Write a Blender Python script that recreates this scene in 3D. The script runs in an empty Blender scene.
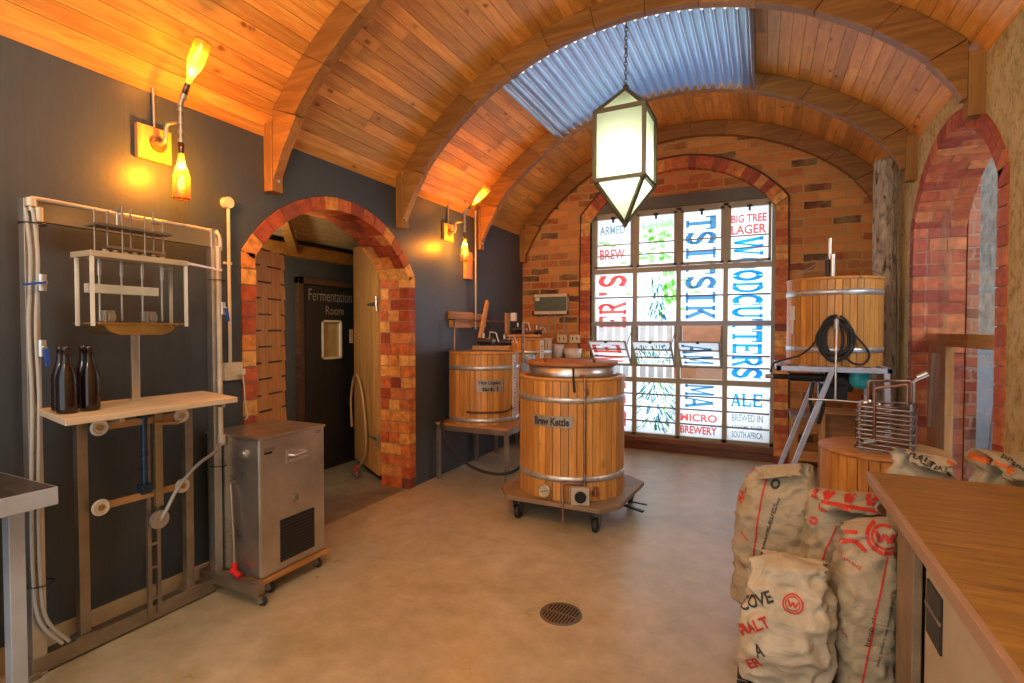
import bpy, bmesh, math, random
from mathutils import Vector, Matrix, noise
from mathutils.bvhtree import BVHTree
R = math.radians
PI = math.pi
rnd = random.Random(7)
scene = bpy.context.scene
col = scene.collection
V = Vector

# ---------------------------------------------------------------- materials
MATS = {}
class NT:
    def __init__(s, name):
        m = bpy.data.materials.new(name); m.use_nodes = True
        s.m = m; s.t = m.node_tree; s.t.nodes.clear()
        s.out = s.n('ShaderNodeOutputMaterial')
        MATS[name] = m
    def n(s, typ, **kw):
        nd = s.t.nodes.new(typ)
        for k, v in kw.items(): setattr(nd, k, v)
        return nd
    def l(s, a, b): s.t.links.new(a, b)
    def setv(s, sock, v):
        if hasattr(v, 'is_output') or isinstance(v, bpy.types.NodeSocket): s.l(v, sock)
        else: sock.default_value = v
    def coord(s, scale=(1, 1, 1), kind='Object'):
        tc = s.n('ShaderNodeTexCoord'); mp = s.n('ShaderNodeMapping')
        s.l(tc.outputs[kind], mp.inputs['Vector']); mp.inputs['Scale'].default_value = scale
        return mp.outputs['Vector']
    def noise(s, vec, scale, detail=4, rough=.6, dist=0):
        nd = s.n('ShaderNodeTexNoise'); s.l(vec, nd.inputs['Vector'])
        nd.inputs['Scale'].default_value = scale; nd.inputs['Detail'].default_value = detail
        nd.inputs['Roughness'].default_value = rough; nd.inputs['Distortion'].default_value = dist
        return nd.outputs['Fac']
    def ramp(s, fac, stops, interp='LINEAR'):
        r = s.n('ShaderNodeValToRGB'); r.color_ramp.interpolation = interp
        el = r.color_ramp.elements
        while len(el) > 1: el.remove(el[-1])
        el[0].position = stops[0][0]; el[0].color = (*stops[0][1], 1)
        for p, c in stops[1:]:
            e = el.new(p); e.color = (*c, 1)
        s.l(fac, r.inputs['Fac']); return r.outputs['Color']
    def mix(s, fac, a, b, mode='MIX'):
        nd = s.n('ShaderNodeMixRGB', blend_type=mode)
        for i, v in zip((0, 1, 2), (fac, a, b)):
            if isinstance(v, tuple): v = (*v[:3], 1)
            s.setv(nd.inputs[i], v)
        return nd.outputs[0]
    def math(s, op, a, b=0.0, c=None):
        nd = s.n('ShaderNodeMath', operation=op); s.setv(nd.inputs[0], a); s.setv(nd.inputs[1], b)
        if c is not None: s.setv(nd.inputs[2], c)
        return nd.outputs[0]
    def bump(s, h, strength=.3, dist=.01):
        b = s.n('ShaderNodeBump'); s.l(h, b.inputs['Height'])
        b.inputs['Strength'].default_value = strength; b.inputs['Distance'].default_value = dist
        return b.outputs['Normal']
    def pbr(s, color, rough=.5, metal=0.0, normal=None, **kw):
        p = s.n('ShaderNodeBsdfPrincipled')
        s.setv(p.inputs['Base Color'], (*color, 1) if isinstance(color, tuple) else color)
        s.setv(p.inputs['Roughness'], rough); s.setv(p.inputs['Metallic'], metal)
        if normal is not None: s.l(normal, p.inputs['Normal'])
        for k, v in kw.items(): s.setv(p.inputs[k.replace('_', ' ')], v)
        s.l(p.outputs[0], s.out.inputs[0]); return p

def plain(name, color, rough=.5, metal=0.0, var=.12, nscale=9, **kw):
    t = NT(name); v = t.coord()
    f = t.noise(v, nscale, 4)
    c = t.mix(1.0, color, t.ramp(f, [(.3, (1 - var,) * 3), (.7, (1 + var,) * 3)]), 'MULTIPLY')
    rr = t.math('MULTIPLY_ADD', f, .2, rough - .1)
    t.pbr(c, rr, metal, **kw); return t.m

def wood(name, dark, light, axis='z', scale=1.0, knots=.5, rough=.5, island=.35, knotc=(.12, .035, .012), kscale=5.5):
    t = NT(name)
    geo = t.n('ShaderNodeNewGeometry'); tc = t.n('ShaderNodeTexCoord')
    add = t.n('ShaderNodeVectorMath', operation='ADD'); sc = t.n('ShaderNodeVectorMath', operation='SCALE')
    comb = t.n('ShaderNodeCombineXYZ')
    rpi = geo.outputs['Random Per Island']
    for i in range(3): t.l(rpi, comb.inputs[i])
    t.l(comb.outputs[0], sc.inputs[0]); sc.inputs['Scale'].default_value = 31.0
    t.l(tc.outputs['Object'], add.inputs[0]); t.l(sc.outputs[0], add.inputs[1])
    mp = t.n('ShaderNodeMapping'); t.l(add.outputs[0], mp.inputs['Vector'])
    s_ = {'x': (1.2, 14, 14), 'y': (14, 1.2, 14), 'z': (14, 14, 1.2)}[axis]
    mp.inputs['Scale'].default_value = tuple(q * scale for q in s_)
    f = t.noise(mp.outputs[0], 2.2, 6, .6, .8)
    base = t.ramp(f, [(.3, dark), (.52, tuple((a + b) / 2 for a, b in zip(dark, light))), (.72, light)])
    isl = t.ramp(rpi, [(0, (1 - island,) * 3), (1, (1 + island * .5,) * 3)])
    c = t.mix(1.0, base, isl, 'MULTIPLY')
    if knots > 0:
        mk = t.n('ShaderNodeMapping'); t.l(add.outputs[0], mk.inputs['Vector'])
        mk.inputs['Scale'].default_value = {'x': (.55, 1, 1), 'y': (1, .55, 1), 'z': (1, 1, .55)}[axis]
        vo = t.n('ShaderNodeTexVoronoi'); t.l(mk.outputs[0], vo.inputs['Vector']); vo.inputs['Scale'].default_value = kscale * scale
        wob = t.noise(add.outputs[0], 34, 4)
        d = t.math('ADD', vo.outputs['Distance'], t.math('MULTIPLY', wob, .22))
        k = t.ramp(d, [(.0, (1,) * 3), (.12 + .05 * knots, (1,) * 3), (.18 + .06 * knots, (.12,) * 3), (.26 + .06 * knots, (0,) * 3)])
        kk = t.math('MULTIPLY', k, .8)
        c = t.mix(kk, c, knotc)
    t.pbr(c, t.math('MULTIPLY_ADD', f, .2, rough - .1), 0.0, t.bump(f, .15, .004))
    return t.m

def brick_mat(name, axes, c1=(.44, .115, .03), c2=(.80, .33, .085), mortar=(.54, .34, .12), dark=(.07, .035, .025), bw=.27, rh=.094):
    t = NT(name); tc = t.n('ShaderNodeTexCoord'); sp = t.n('ShaderNodeSeparateXYZ'); cb = t.n('ShaderNodeCombineXYZ')
    v0 = t.coord()
    nz = t.n('ShaderNodeTexNoise'); t.l(v0, nz.inputs['Vector']); nz.inputs['Scale'].default_value = 9; nz.inputs['Detail'].default_value = 3
    sub = t.n('ShaderNodeVectorMath', operation='MULTIPLY_ADD'); t.l(nz.outputs['Color'], sub.inputs[0])
    sub.inputs[1].default_value = (.045,) * 3; t.l(tc.outputs['Object'], sub.inputs[2])
    t.l(sub.outputs[0], sp.inputs[0])
    t.l(sp.outputs['XYZ'.index(axes[0].upper())], cb.inputs[0]); t.l(sp.outputs['XYZ'.index(axes[1].upper())], cb.inputs[1])
    b = t.n('ShaderNodeTexBrick'); t.l(cb.outputs[0], b.inputs['Vector'])
    b.inputs['Scale'].default_value = 1; b.inputs['Brick Width'].default_value = bw; b.inputs['Row Height'].default_value = rh
    b.inputs['Mortar Size'].default_value = .012; b.inputs['Mortar Smooth'].default_value = .35; b.inputs['Bias'].default_value = 0
    b.inputs['Color1'].default_value = (0, 0, 0, 1); b.inputs['Color2'].default_value = (1, 1, 1, 1); b.inputs['Mortar'].default_value = (.5, .5, .5, 1)
    f2 = t.noise(v0, 14, 5)
    fac = t.mix(.35, b.outputs['Color'], f2)
    cc = t.ramp(fac, [(.20, dark), (.33, c1), (.55, tuple((p + q) / 2 for p, q in zip(c1, c2))), (.85, c2)])
    big = t.noise(v0, 2.3, 3)
    cc = t.mix(t.math('MULTIPLY', t.ramp(big, [(.42, (0,) * 3), (.62, (1,) * 3)]), .5), cc, mortar)
    c = t.mix(b.outputs['Fac'], cc, mortar)
    h = t.math('SUBTRACT', t.math('MULTIPLY', f2, .35), b.outputs['Fac'])
    t.pbr(c, .75, 0.0, t.bump(h, .6, .012)); return t.m

# paint, floors ...
def mk():
    # slate painted wall
    t = NT('slate_paint'); v = t.coord((1, 1, 1)); f = t.noise(v, 1.2, 5); v2 = t.coord((60, 60, 6)); f2 = t.noise(v2, 1.0, 3)
    c = t.ramp(f, [(.3, (.044, .060, .074)), (.7, (.074, .092, .104))])
    c = t.mix(.2, c, t.ramp(f2, [(.3, (.038, .048, .066)), (.7, (.105, .118, .145))]))
    t.pbr(c, .42, 0, t.bump(t.noise(t.coord(), 45, 3), .25, .004))
    # floor
    t = NT('floor_screed'); v = t.coord()
    f = t.noise(v, 1.1, 6, .6, .6); f2 = t.noise(v, 7, 6, .7); f3 = t.noise(v, 60, 3)
    c = t.ramp(f, [(.3, (.35, .295, .165)), (.5, (.47, .41, .26)), (.72, (.63, .57, .42))])
    c = t.mix(.45, c, t.ramp(f2, [(.35, (.36, .30, .17)), (.65, (.64, .58, .43))]))
    vo = t.n('ShaderNodeTexVoronoi'); t.l(v, vo.inputs['Vector']); vo.inputs['Scale'].default_value = 6.5
    spots = t.ramp(t.math('ADD', vo.outputs['Distance'], t.math('MULTIPLY', f3, .05)), [(.085, (1,) * 3), (.10, (0,) * 3)])
    gate = t.ramp(t.noise(v, 1.7, 2), [(.54, (0,) * 3), (.58, (1,) * 3)])
    c = t.mix(t.math('MULTIPLY', t.math('MULTIPLY', spots, gate), .7), c, (.12, .06, .03))
    t.pbr(c, t.math('MULTIPLY_ADD', f2, .35, .16), 0, t.bump(f2, .08, .004))
    t = NT('passage_floor'); v = t.coord(); f = t.noise(v, 5, 5)
    t.pbr(t.ramp(f, [(.3, (.17, .15, .12)), (.7, (.30, .27, .22))]), .5)
    # rough right wall : lime plaster, bark like
    t = NT('rough_plaster'); v = t.coord((1, 1, .8)); f = t.noise(v, 8, 8, .75, .8); f2 = t.noise(t.coord((1, 1, .7)), 26, 6, .7, .6)
    c = t.ramp(f, [(.28, (.20, .12, .03)), (.40, (.60, .42, .14)), (.55, (.82, .66, .30)), (.75, (.92, .82, .50))])
    c = t.mix(.5, c, t.ramp(f2, [(.38, (.22, .13, .04)), (.46, (.72, .56, .24)), (.7, (.92, .82, .52))]))
    t.pbr(c, .8, 0, t.bump(t.math('ADD', f, f2), 1.0, .03))
mk()
PINE = wood('pine_planks', (.62, .235, .038), (.95, .50, .115), 'y', 1.0, .9, .42, .30, knotc=(.16, .035, .01), kscale=7.0)
BEAM = wood('beam_timber', (.21, .088, .015), (.42, .20, .042), 'x', .8, .35, .5, .25, kscale=3.0)
STAVE = wood('stave_wood', (.56, .23, .045), (.88, .46, .12), 'z', 1.0, .2, .42, .25, kscale=4)
WOODX = wood('board_wood_x', (.44, .19, .05), (.70, .36, .12), 'x', 1.0, .25, .5, .15)
WOODY = wood('board_wood_y', (.44, .19, .05), (.70, .36, .12), 'y', 1.0, .25, .5, .15)
WOODZ = wood('board_wood_z', (.48, .22, .06), (.74, .40, .13), 'z', 1.0, .2, .5, .15)
COUNTER = wood('counter_wood', (.19, .095, .018), (.47, .27, .06), 'x', 1.6, 0, .42, .05)
PALE = wood('pale_shelf_wood', (.58, .45, .30), (.80, .68, .50), 'y', 1.0, 0, .5, .05)
DARKW = wood('dark_wood', (.05, .025, .015), (.13, .065, .035), 'x', 1, 0, .6)
REDW = wood('reddish_plinth_wood', (.13, .045, .02), (.28, .11, .05), 'x', 1, .1, .5)
LIDW = wood('lid_wood', (.36, .13, .045), (.56, .24, .09), 'x', 1, 0, .5)
BRICKXZ = brick_mat('old_brick', 'xz')
BRICKXZ2 = brick_mat('infill_brick', 'xz', (.45, .09, .03), (.72, .26, .10))
BRICKR = brick_mat('red_tunnel_brick', 'xz', (.30, .06, .035), (.48, .15, .09), (.36, .22, .15), (.12, .04, .03))
def islbrick(name, stops):
    t = NT(name); g = t.n('ShaderNodeNewGeometry'); v = t.coord(); f = t.noise(v, 22, 5)
    a = t.ramp(g.outputs['Random Per Island'], stops)
    c = t.mix(1.0, a, t.ramp(f, [(.3, (.62,) * 3), (.7, (1.3,) * 3)]), 'MULTIPLY')
    t.pbr(c, .62, 0, t.bump(f, .5, .008)); return t.m
ARCHB = islbrick('arch_brick', [(0, (.30, .05, .02)), (.3, (.60, .13, .035)), (.5, (.76, .28, .06)), (.75, (.86, .46, .12)), (.9, (.55, .11, .04)), (1, (.22, .06, .035))])
ARCHR = islbrick('arch_brick_red', [(0, (.30, .05, .03)), (.4, (.50, .12, .05)), (.7, (.62, .22, .08)), (1, (.40, .08, .04))])
MORTAR = plain('mortar', (.42, .27, .13), .85)
STEEL = plain('brushed_steel', (.66, .65, .62), .32, .9, .15, 5)
STEELD = plain('dull_steel', (.34, .29, .23), .42, .8, .2, 7)
GALV = plain('galvanised_band', (.66, .69, .71), .38, .7, .25, 30)
BLUEST = plain('blue_grey_painted_steel', (.50, .58, .72), .35, .3)
BLACK = plain('black_plastic', (.012, .012, .014), .4)
RUBBER = plain('black_rubber', (.02, .02, .02), .6)
WHITE = plain('white_plastic', (.78, .76, .70), .4)
IVORY = plain('ivory_plastic', (.72, .66, .50), .4)
BLUEP = plain('blue_handle', (.03, .10, .50), .35)
TEAL = plain('teal_paint', (.02, .36, .40), .35)
RED = plain('red_plastic', (.75, .03, .03), .35)
COPPER = plain('copper', (.62, .25, .13), .28, .9, .2, 15)
COPPERD = plain('dull_copper', (.36, .20, .14), .32, .85, .3, 20)
BRASS = plain('brass', (.60, .40, .14), .3, .9)
PIPEG = plain('grey_pipe', (.42, .36, .26), .4, .7)
WINF = plain('window_frame_paint', (.42, .38, .27), .45)
LINTEL = plain('grey_lintel_paint', (.13, .13, .115), .55)
DOORB = plain('blackboard_paint', (.018, .019, .022), .5)
CHALK = plain('chalk', (.34, .34, .32), .9)
LANTF = plain('lantern_metal', (.13, .12, .07), .45, .5)
PLATE = plain('tin_plate', (.40, .37, .30), .38, .25)
def _sm(name, color):
    t = NT(name); f = t.noise(t.coord((5, 5, 70)), 1.0, 4, .6, .5); f2 = t.noise(t.coord(), 9, 4); g = t.noise(t.coord((18, 18, 26)), 1.0, 5, .65, 1.0)
    c = t.mix(1.0, color, t.ramp(f2, [(.3, (.88,) * 3), (.7, (1.12,) * 3)]), 'MULTIPLY')
    t.pbr(c, .45, 0, t.bump(t.math('ADD', t.math('MULTIPLY', f, .45), g), .75, .010)); return t.m
SACK = _sm('sack_paper', (.45, .39, .26))
SACKW = _sm('sack_plastic', (.56, .51, .38))
INKR = plain('red_ink', (.62, .05, .03), .6)
INKO = plain('orange_ink', (.72, .16, .03), .6)
INKK = plain('black_ink', (.05, .05, .045), .6)
GLASSB = None
def glassy(name, color, alpha, rough=.05, tint=None):
    t = NT(name); tr = t.n('ShaderNodeBsdfTransparent'); gl = t.n('ShaderNodeBsdfGlossy'); mx = t.n('ShaderNodeMixShader')
    tr.inputs[0].default_value = (*color, 1); gl.inputs[0].default_value = (1, 1, 1, 1); gl.inputs['Roughness'].default_value = rough
    fr = t.n('ShaderNodeLayerWeight'); fr.inputs['Blend'].default_value = .5
    t.l(t.math('MULTIPLY_ADD', t.math('POWER', fr.outputs['Facing'], 4.0), .35, alpha), mx.inputs[0]); t.l(tr.outputs[0], mx.inputs[1]); t.l(gl.outputs[0], mx.inputs[2])
    t.l(mx.outputs[0], t.out.inputs[0]); return t.m
GLASS = glassy('clear_glass', (.93, .96, .95), .03)
ACRYL = glassy('acrylic', (.93, .93, .91), .02, .08)
ARCHGL = glassy('arch_glass', (.93, .93, .95), .07, .03)
TUBE = NT('clear_hose'); TUBE.pbr((.56, .57, .55), .25, 0, None, Alpha=.8); TUBE = TUBE.m
BOTTLE = NT('brown_glass'); BOTTLE.pbr((.012, .004, .002), .12, 0, None, Specular_IOR_Level=.7); BOTTLE = BOTTLE.m
def printink(name, color):
    t = NT(name); a = t.n('ShaderNodeBsdfTransparent'); d = t.n('ShaderNodeBsdfDiffuse'); a.inputs[0].default_value = (*color, 1); d.inputs[0].default_value = (*color, 1)
    m1 = t.n('ShaderNodeMixShader'); m1.inputs[0].default_value = .25; t.l(a.outputs[0], m1.inputs[1]); t.l(d.outputs[0], m1.inputs[2]); t.l(m1.outputs[0], t.out.inputs[0]); return t.m
def film(name, color, trans=.8, gl=.05):
    t = NT(name); a = t.n('ShaderNodeBsdfTranslucent'); d = t.n('ShaderNodeBsdfDiffuse'); g = t.n('ShaderNodeBsdfGlossy')
    a.inputs[0].default_value = (*color, 1); d.inputs[0].default_value = (*color, 1); g.inputs['Roughness'].default_value = .12
    m1 = t.n('ShaderNodeMixShader'); m1.inputs[0].default_value = trans; t.l(d.outputs[0], m1.inputs[1]); t.l(a.outputs[0], m1.inputs[2])
    m2 = t.n('ShaderNodeMixShader'); m2.inputs[0].default_value = gl; t.l(m1.outputs[0], m2.inputs[1]); t.l(g.outputs[0], m2.inputs[2])
    t.l(m2.outputs[0], t.out.inputs[0]); return t.m
FILM = film('white_window_film', (.90, .92, .93), .88)
F_BLUE = printink('print_blue', (.03, .44, .95))
F_NAVY = printink('print_navy', (.11, .32, .52))
F_RED = printink('print_red', (.98, .16, .13))
F_GREEN = printink('print_green', (.42, .80, .26))
F_TEAL = printink('print_teal', (.10, .45, .45))
F_GREY = printink('print_grey', (.38, .48, .52))
FROST = film('frosted_lantern_glass', (.72, .86, .66), .75, .05)
SHEET = film('corrugated_translucent_sheet', (.22, .38, .66), .6, .55)
def amberglass(name, k):
    t = NT(name); tr = t.n('ShaderNodeBsdfTransparent'); tr.inputs[0].default_value = (1.0, .50, .07, 1)
    a = t.n('ShaderNodeBsdfTranslucent'); a.inputs[0].default_value = (1.0, .45, .05, 1)
    m = t.n('ShaderNodeMixShader'); m.inputs[0].default_value = k; t.l(tr.outputs[0], m.inputs[1]); t.l(a.outputs[0], m.inputs[2])
    g = t.n('ShaderNodeBsdfGlossy'); g.inputs['Roughness'].default_value = .05
    m2 = t.n('ShaderNodeMixShader'); m2.inputs[0].default_value = .08; t.l(m.outputs[0], m2.inputs[1]); t.l(g.outputs[0], m2.inputs[2])
    t.l(m2.outputs[0], t.out.inputs[0]); return t.m
AMBERC = amberglass('amber_clear_glass', .10); AMBER = amberglass('amber_frosted_glass', .45)
def emis(name, c, s):
    t = NT(name); e = t.n('ShaderNodeEmission'); e.inputs[0].default_value = (*c, 1); e.inputs[1].default_value = s
    t.l(e.outputs[0], t.out.inputs[0]); return t.m
FIL = emis('glowing_filament_bulb', (1.0, .50, .12), 28)
LBULB = emis('lantern_bulb', (1.0, .93, .70), 14)

# ---------------------------------------------------------------- geometry helpers
class MB:
    def __init__(s): s.v = []; s.f = []; s.mi = []; s.smooth = []
    def add(s, vs, fs, sm=False, mi=0):
        b = len(s.v); s.v += [tuple(p) for p in vs]
        for f in fs: s.f.append([i + b for i in f]); s.smooth.append(sm); s.mi.append(mi)
    def box(s, x0, x1, y0, y1, z0, z1, M=None, mi=0):
        vs = [V((x, y, z)) for x in (x0, x1) for y in (y0, y1) for z in (z0, z1)]
        if M is not None: vs = [M @ p for p in vs]
        s.add(vs, [(0, 1, 3, 2), (4, 6, 7, 5), (0, 4, 5, 1), (2, 3, 7, 6), (0, 2, 6, 4), (1, 5, 7, 3)], mi=mi); return s
    def cb(s, c, size, M=None, mi=0):
        a = [(c[i] - size[i] / 2, c[i] + size[i] / 2) for i in range(3)]
        return s.box(*a[0], *a[1], *a[2], M, mi)
    def bar(s, p0, p1, w, h, upv=(0, 0, 1), mi=0):
        p0, p1 = V(p0), V(p1); d = p1 - p0; L = d.length; d.normalize(); u = V(upv)
        if abs(d.dot(u)) > .98: u = V((1, 0, 0))
        x = d.cross(u).normalized(); z = x.cross(d).normalized()
        M = Matrix((x, d, z)).transposed().to_4x4(); M.translation = p0
        return s.box(-w / 2, w / 2, 0, L, -h / 2, h / 2, M, mi)
    def frames(s, pts, closed=False):
        pts = [V(p) for p in pts]; out = []; n = len(pts); prev = None
        for i in range(n):
            if closed: d = pts[(i + 1) % n] - pts[i - 1]
            else: d = pts[min(i + 1, n - 1)] - pts[max(i - 1, 0)]
            if d.length < 1e-9: d = V((0, 0, 1))
            d.normalize()
            if prev is None:
                a = V((0, 0, 1)) if abs(d.z) < .9 else V((1, 0, 0))
                x = d.cross(a).normalized()
            else:
                x = prev - d * prev.dot(d)
                x = x.normalized() if x.length > 1e-6 else d.orthogonal().normalized()
            prev = x; out.append((pts[i], x, d.cross(x).normalized()))
        return out
    def tube(s, pts, r, seg=10, closed=False, caps=True):
        fr = s.frames(pts, closed); vs = []; fs = []; n = len(fr)
        for i, (p, x, y) in enumerate(fr):
            rr = r[i] if isinstance(r, (list, tuple)) else r
            for k in range(seg):
                a = 2 * PI * k / seg; vs.append(p + x * (rr * math.cos(a)) + y * (rr * math.sin(a)))
        for i in range(n if closed else n - 1):
            j = (i + 1) % n
            for k in range(seg):
                l = (k + 1) % seg; fs.append((i * seg + k, i * seg + l, j * seg + l, j * seg + k))
        s.add(vs, fs, True)
        if caps and not closed:
            s.add(vs[:seg], [tuple(range(seg))[::-1]]); s.add(vs[-seg:], [tuple(range(seg))])
        return s
    def cyl(s, p0, p1, r, seg=20, r2=None): return s.tube([p0, p1], [r, r if r2 is None else r2], seg)
    def lathe(s, prof, c=(0, 0, 0), seg=32, d=(0, 0, 1)):
        c = V(c); d = V(d).normalized(); x = d.orthogonal().normalized(); y = d.cross(x)
        vs = []; fs = []; n = len(prof)
        for r_, h in prof:
            for k in range(seg):
                a = 2 * PI * k / seg; vs.append(c + d * h + x * (r_ * math.cos(a)) + y * (r_ * math.sin(a)))
        for i in range(n - 1):
            for k in range(seg):
                l = (k + 1) % seg; fs.append((i * seg + k, i * seg + l, (i + 1) * seg + l, (i + 1) * seg + k))
        s.add(vs, fs, True); return s
    def prism(s, poly, p0, u, v, w, t, mi=0):
        p0, u, v, w = V(p0), V(u), V(v), V(w); n = len(poly)
        vs = [p0 + u * a + v * b for a, b in poly] + [p0 + u * a + v * b + w * t for a, b in poly]
        fs = [tuple(range(n))[::-1], tuple(range(n, 2 * n))] + [(i, (i + 1) % n, n + (i + 1) % n, n + i) for i in range(n)]
        s.add(vs, fs, mi=mi); return s
    def torus(s, c, R_, r, n=(0, 0, 1), seg=28, s2=8, a0=0, a1=360):
        n = V(n).normalized(); x = n.orthogonal().normalized(); y = n.cross(x); c = V(c)
        full = abs(a1 - a0) >= 359.9; k = seg if full else seg + 1
        pts = [c + x * (R_ * math.cos(R(a0 + (a1 - a0) * i / seg))) + y * (R_ * math.sin(R(a0 + (a1 - a0) * i / seg))) for i in range(k)]
        return s.tube(pts, r, s2, closed=full)
    def build(s, name, mat, parent=None, bevel=0, label=None, fixn=True):
        o_ = WLOC.get(parent.as_pointer(), V((0, 0, 0))) if parent is not None else V((0, 0, 0))
        me = bpy.data.meshes.new(name)
        me.from_pydata([tuple(V(p) - o_) for p in s.v], [], s.f)
        for m in (mat if isinstance(mat, (list, tuple)) else [mat]): me.materials.append(m)
        for p, sm, mi in zip(me.polygons, s.smooth, s.mi): p.use_smooth = sm; p.material_index = mi
        if fixn:
            bm = bmesh.new(); bm.from_mesh(me); bmesh.ops.recalc_face_normals(bm, faces=bm.faces); bm.to_mesh(me); bm.free()
        me.update()
        ob = bpy.data.objects.new(name, me); col.objects.link(ob)
        if parent is not None: ob.parent = parent; WLOC[ob.as_pointer()] = o_
        if bevel:
            b = ob.modifiers.new('bevel', 'BEVEL'); b.width = bevel; b.segments = 2; b.limit_method = 'ANGLE'; b.angle_limit = R(40)
        if label: ob['label'] = label
        return ob
WLOC = {}
def tag(o, label=None, cat=None, group=None, kind=None):
    if label: o['label'] = label
    if cat: o['category'] = cat
    if group: o['group'] = group
    if kind: o['kind'] = kind
    return o
def thing(name, loc, label, cat, group=None):
    o = bpy.data.objects.new(name, None); col.objects.link(o); o.location = loc; o.empty_display_size = .1
    WLOC[o.as_pointer()] = V(loc); return tag(o, label, cat, group)
def struct(o): o['kind'] = 'structure'; return o
def sole(mb, name, mat, loc, label, cat, group=None, bevel=0):
    """one-mesh thing with its origin at loc"""
    loc = V(loc); mb.v = [tuple(V(p) - loc) for p in mb.v]
    o = mb.build(name, mat, None, bevel); o.location = loc; return tag(o, label, cat, group)
def copy_tree(o, dloc=(0, 0, 0), label=None):
    def rec(o, par):
        c = o.copy(); col.objects.link(c)
        if par is not None: c.parent = par
        for ch in list(o.children): rec(ch, c)
        return c
    c = rec(o, None); c.location = V(o.location) + V(dloc)
    if label: c['label'] = label
    return c

# text -> list of verts/faces normalised to a w x h box
_tc = {}
def text2d(s, w, h, bold=.02, cuts=0, rot=0):
    key = (s, bold, cuts)
    if key not in _tc:
        cu = bpy.data.curves.new('t', 'FONT'); cu.body = s; cu.offset = bold; cu.resolution_u = 3; cu.fill_mode = 'FRONT'
        ob = bpy.data.objects.new('t', cu); col.objects.link(ob)
        bpy.context.view_layer.update()
        dg = bpy.context.evaluated_depsgraph_get(); me = bpy.data.meshes.new_from_object(ob.evaluated_get(dg))
        bm = bmesh.new(); bm.from_mesh(me)
        bmesh.ops.triangulate(bm, faces=bm.faces)
        for _ in range(cuts): bmesh.ops.subdivide_edges(bm, edges=bm.edges, cuts=1)
        bm.verts.ensure_lookup_table()
        vs = [(v.co.x, v.co.y) for v in bm.verts]; fs = [[v.index for v in f.verts] for f in bm.faces]
        bm.free(); bpy.data.objects.remove(ob); bpy.data.curves.remove(cu); bpy.data.meshes.remove(me)
        _tc[key] = (vs, fs)
    vs, fs = _tc[key]
    x0 = min(v[0] for v in vs); x1 = max(v[0] for v in vs); y0 = min(v[1] for v in vs); y1 = max(v[1] for v in vs)
    out = []
    for x, y in vs:
        a = (x - x0) / (x1 - x0); b = (y - y0) / (y1 - y0)
        if rot == -90: a, b = b, 1 - a      # reads top to bottom
        elif rot == 90: a, b = 1 - b, a     # reads bottom to top
        out.append((a * w, b * h))
    return out, fs
def text_on(mb, s, w, h, fn, bold=.02, cuts=0, rot=0):
    vs, fs = text2d(s, w, h, bold, cuts, rot); mb.add([fn(a, b) for a, b in vs], fs); return mb
def cylmap(c, r, a0, z0):
    return lambda u, v: (c[0] + r * math.cos(a0 + u / r), c[1] + r * math.sin(a0 + u / r), z0 + v)

# ================================================================= SETTING
XL, XR, YB, YF = -2.98, 1.10, 6.50, -2.6
CX, CZ, CR = -.8525, 1.292, 2.628
def ceil_z(x): return CZ + math.sqrt(max(CR * CR - (x - CX) ** 2, 0))
# floor
m = MB(); m.box(-3.0, 1.5, YF, 6.75, -.12, 0); struct(m.build('floor', MATS['floor_screed']))
m = MB(); m.box(-5.2, -3.001, 1.2, 5.6, -.12, -.002); struct(m.build('floor_passage', MATS['passage_floor']))
# left wall with arched doorway
ACy, AHW, ASP, ARI = 3.127, .905, 2.0, .52
ARr = (AHW ** 2 + ARI ** 2) / (2 * ARI); AZc = ASP + ARI - ARr
def arch_left(y): return AZc + math.sqrt(max(ARr ** 2 - (y - ACy) ** 2, 0))
def holed_wall(name, x0, x1, ya, yb, ztop, hy0, hy1, hfn, mat, hz0=0.0):
    m = MB(); n = 28
    def slab(y0, y1, za0, za1, zb): # za at y0, at y1
        vs = [(x, y, z) for x in (x0, x1) for (y, z) in ((y0, za0), (y1, za1), (y1, zb), (y0, zb))]
        m.add(vs, [(0, 1, 2, 3), (7, 6, 5, 4), (0, 4, 5, 1), (1, 5, 6, 2), (2, 6, 7, 3), (3, 7, 4, 0)])
    slab(ya, hy0, 0, 0, ztop); slab(hy1, yb, 0, 0, ztop)
    for i in range(n):
        y0 = hy0 + (hy1 - hy0) * i / n; y1 = hy0 + (hy1 - hy0) * (i + 1) / n
        slab(y0, y1, hfn(y0), hfn(y1), ztop)
        if hz0 > 0:
            m.box(min(x0, x1), max(x0, x1), y0, y1, 0, hz0)
    return struct(m.build(name, mat))
wl = holed_wall('wall_left', XL, XL - .33, YF, 6.6, 2.86, ACy - AHW + .02, ACy + AHW - .02, arch_left, MATS['slate_paint'])
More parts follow.
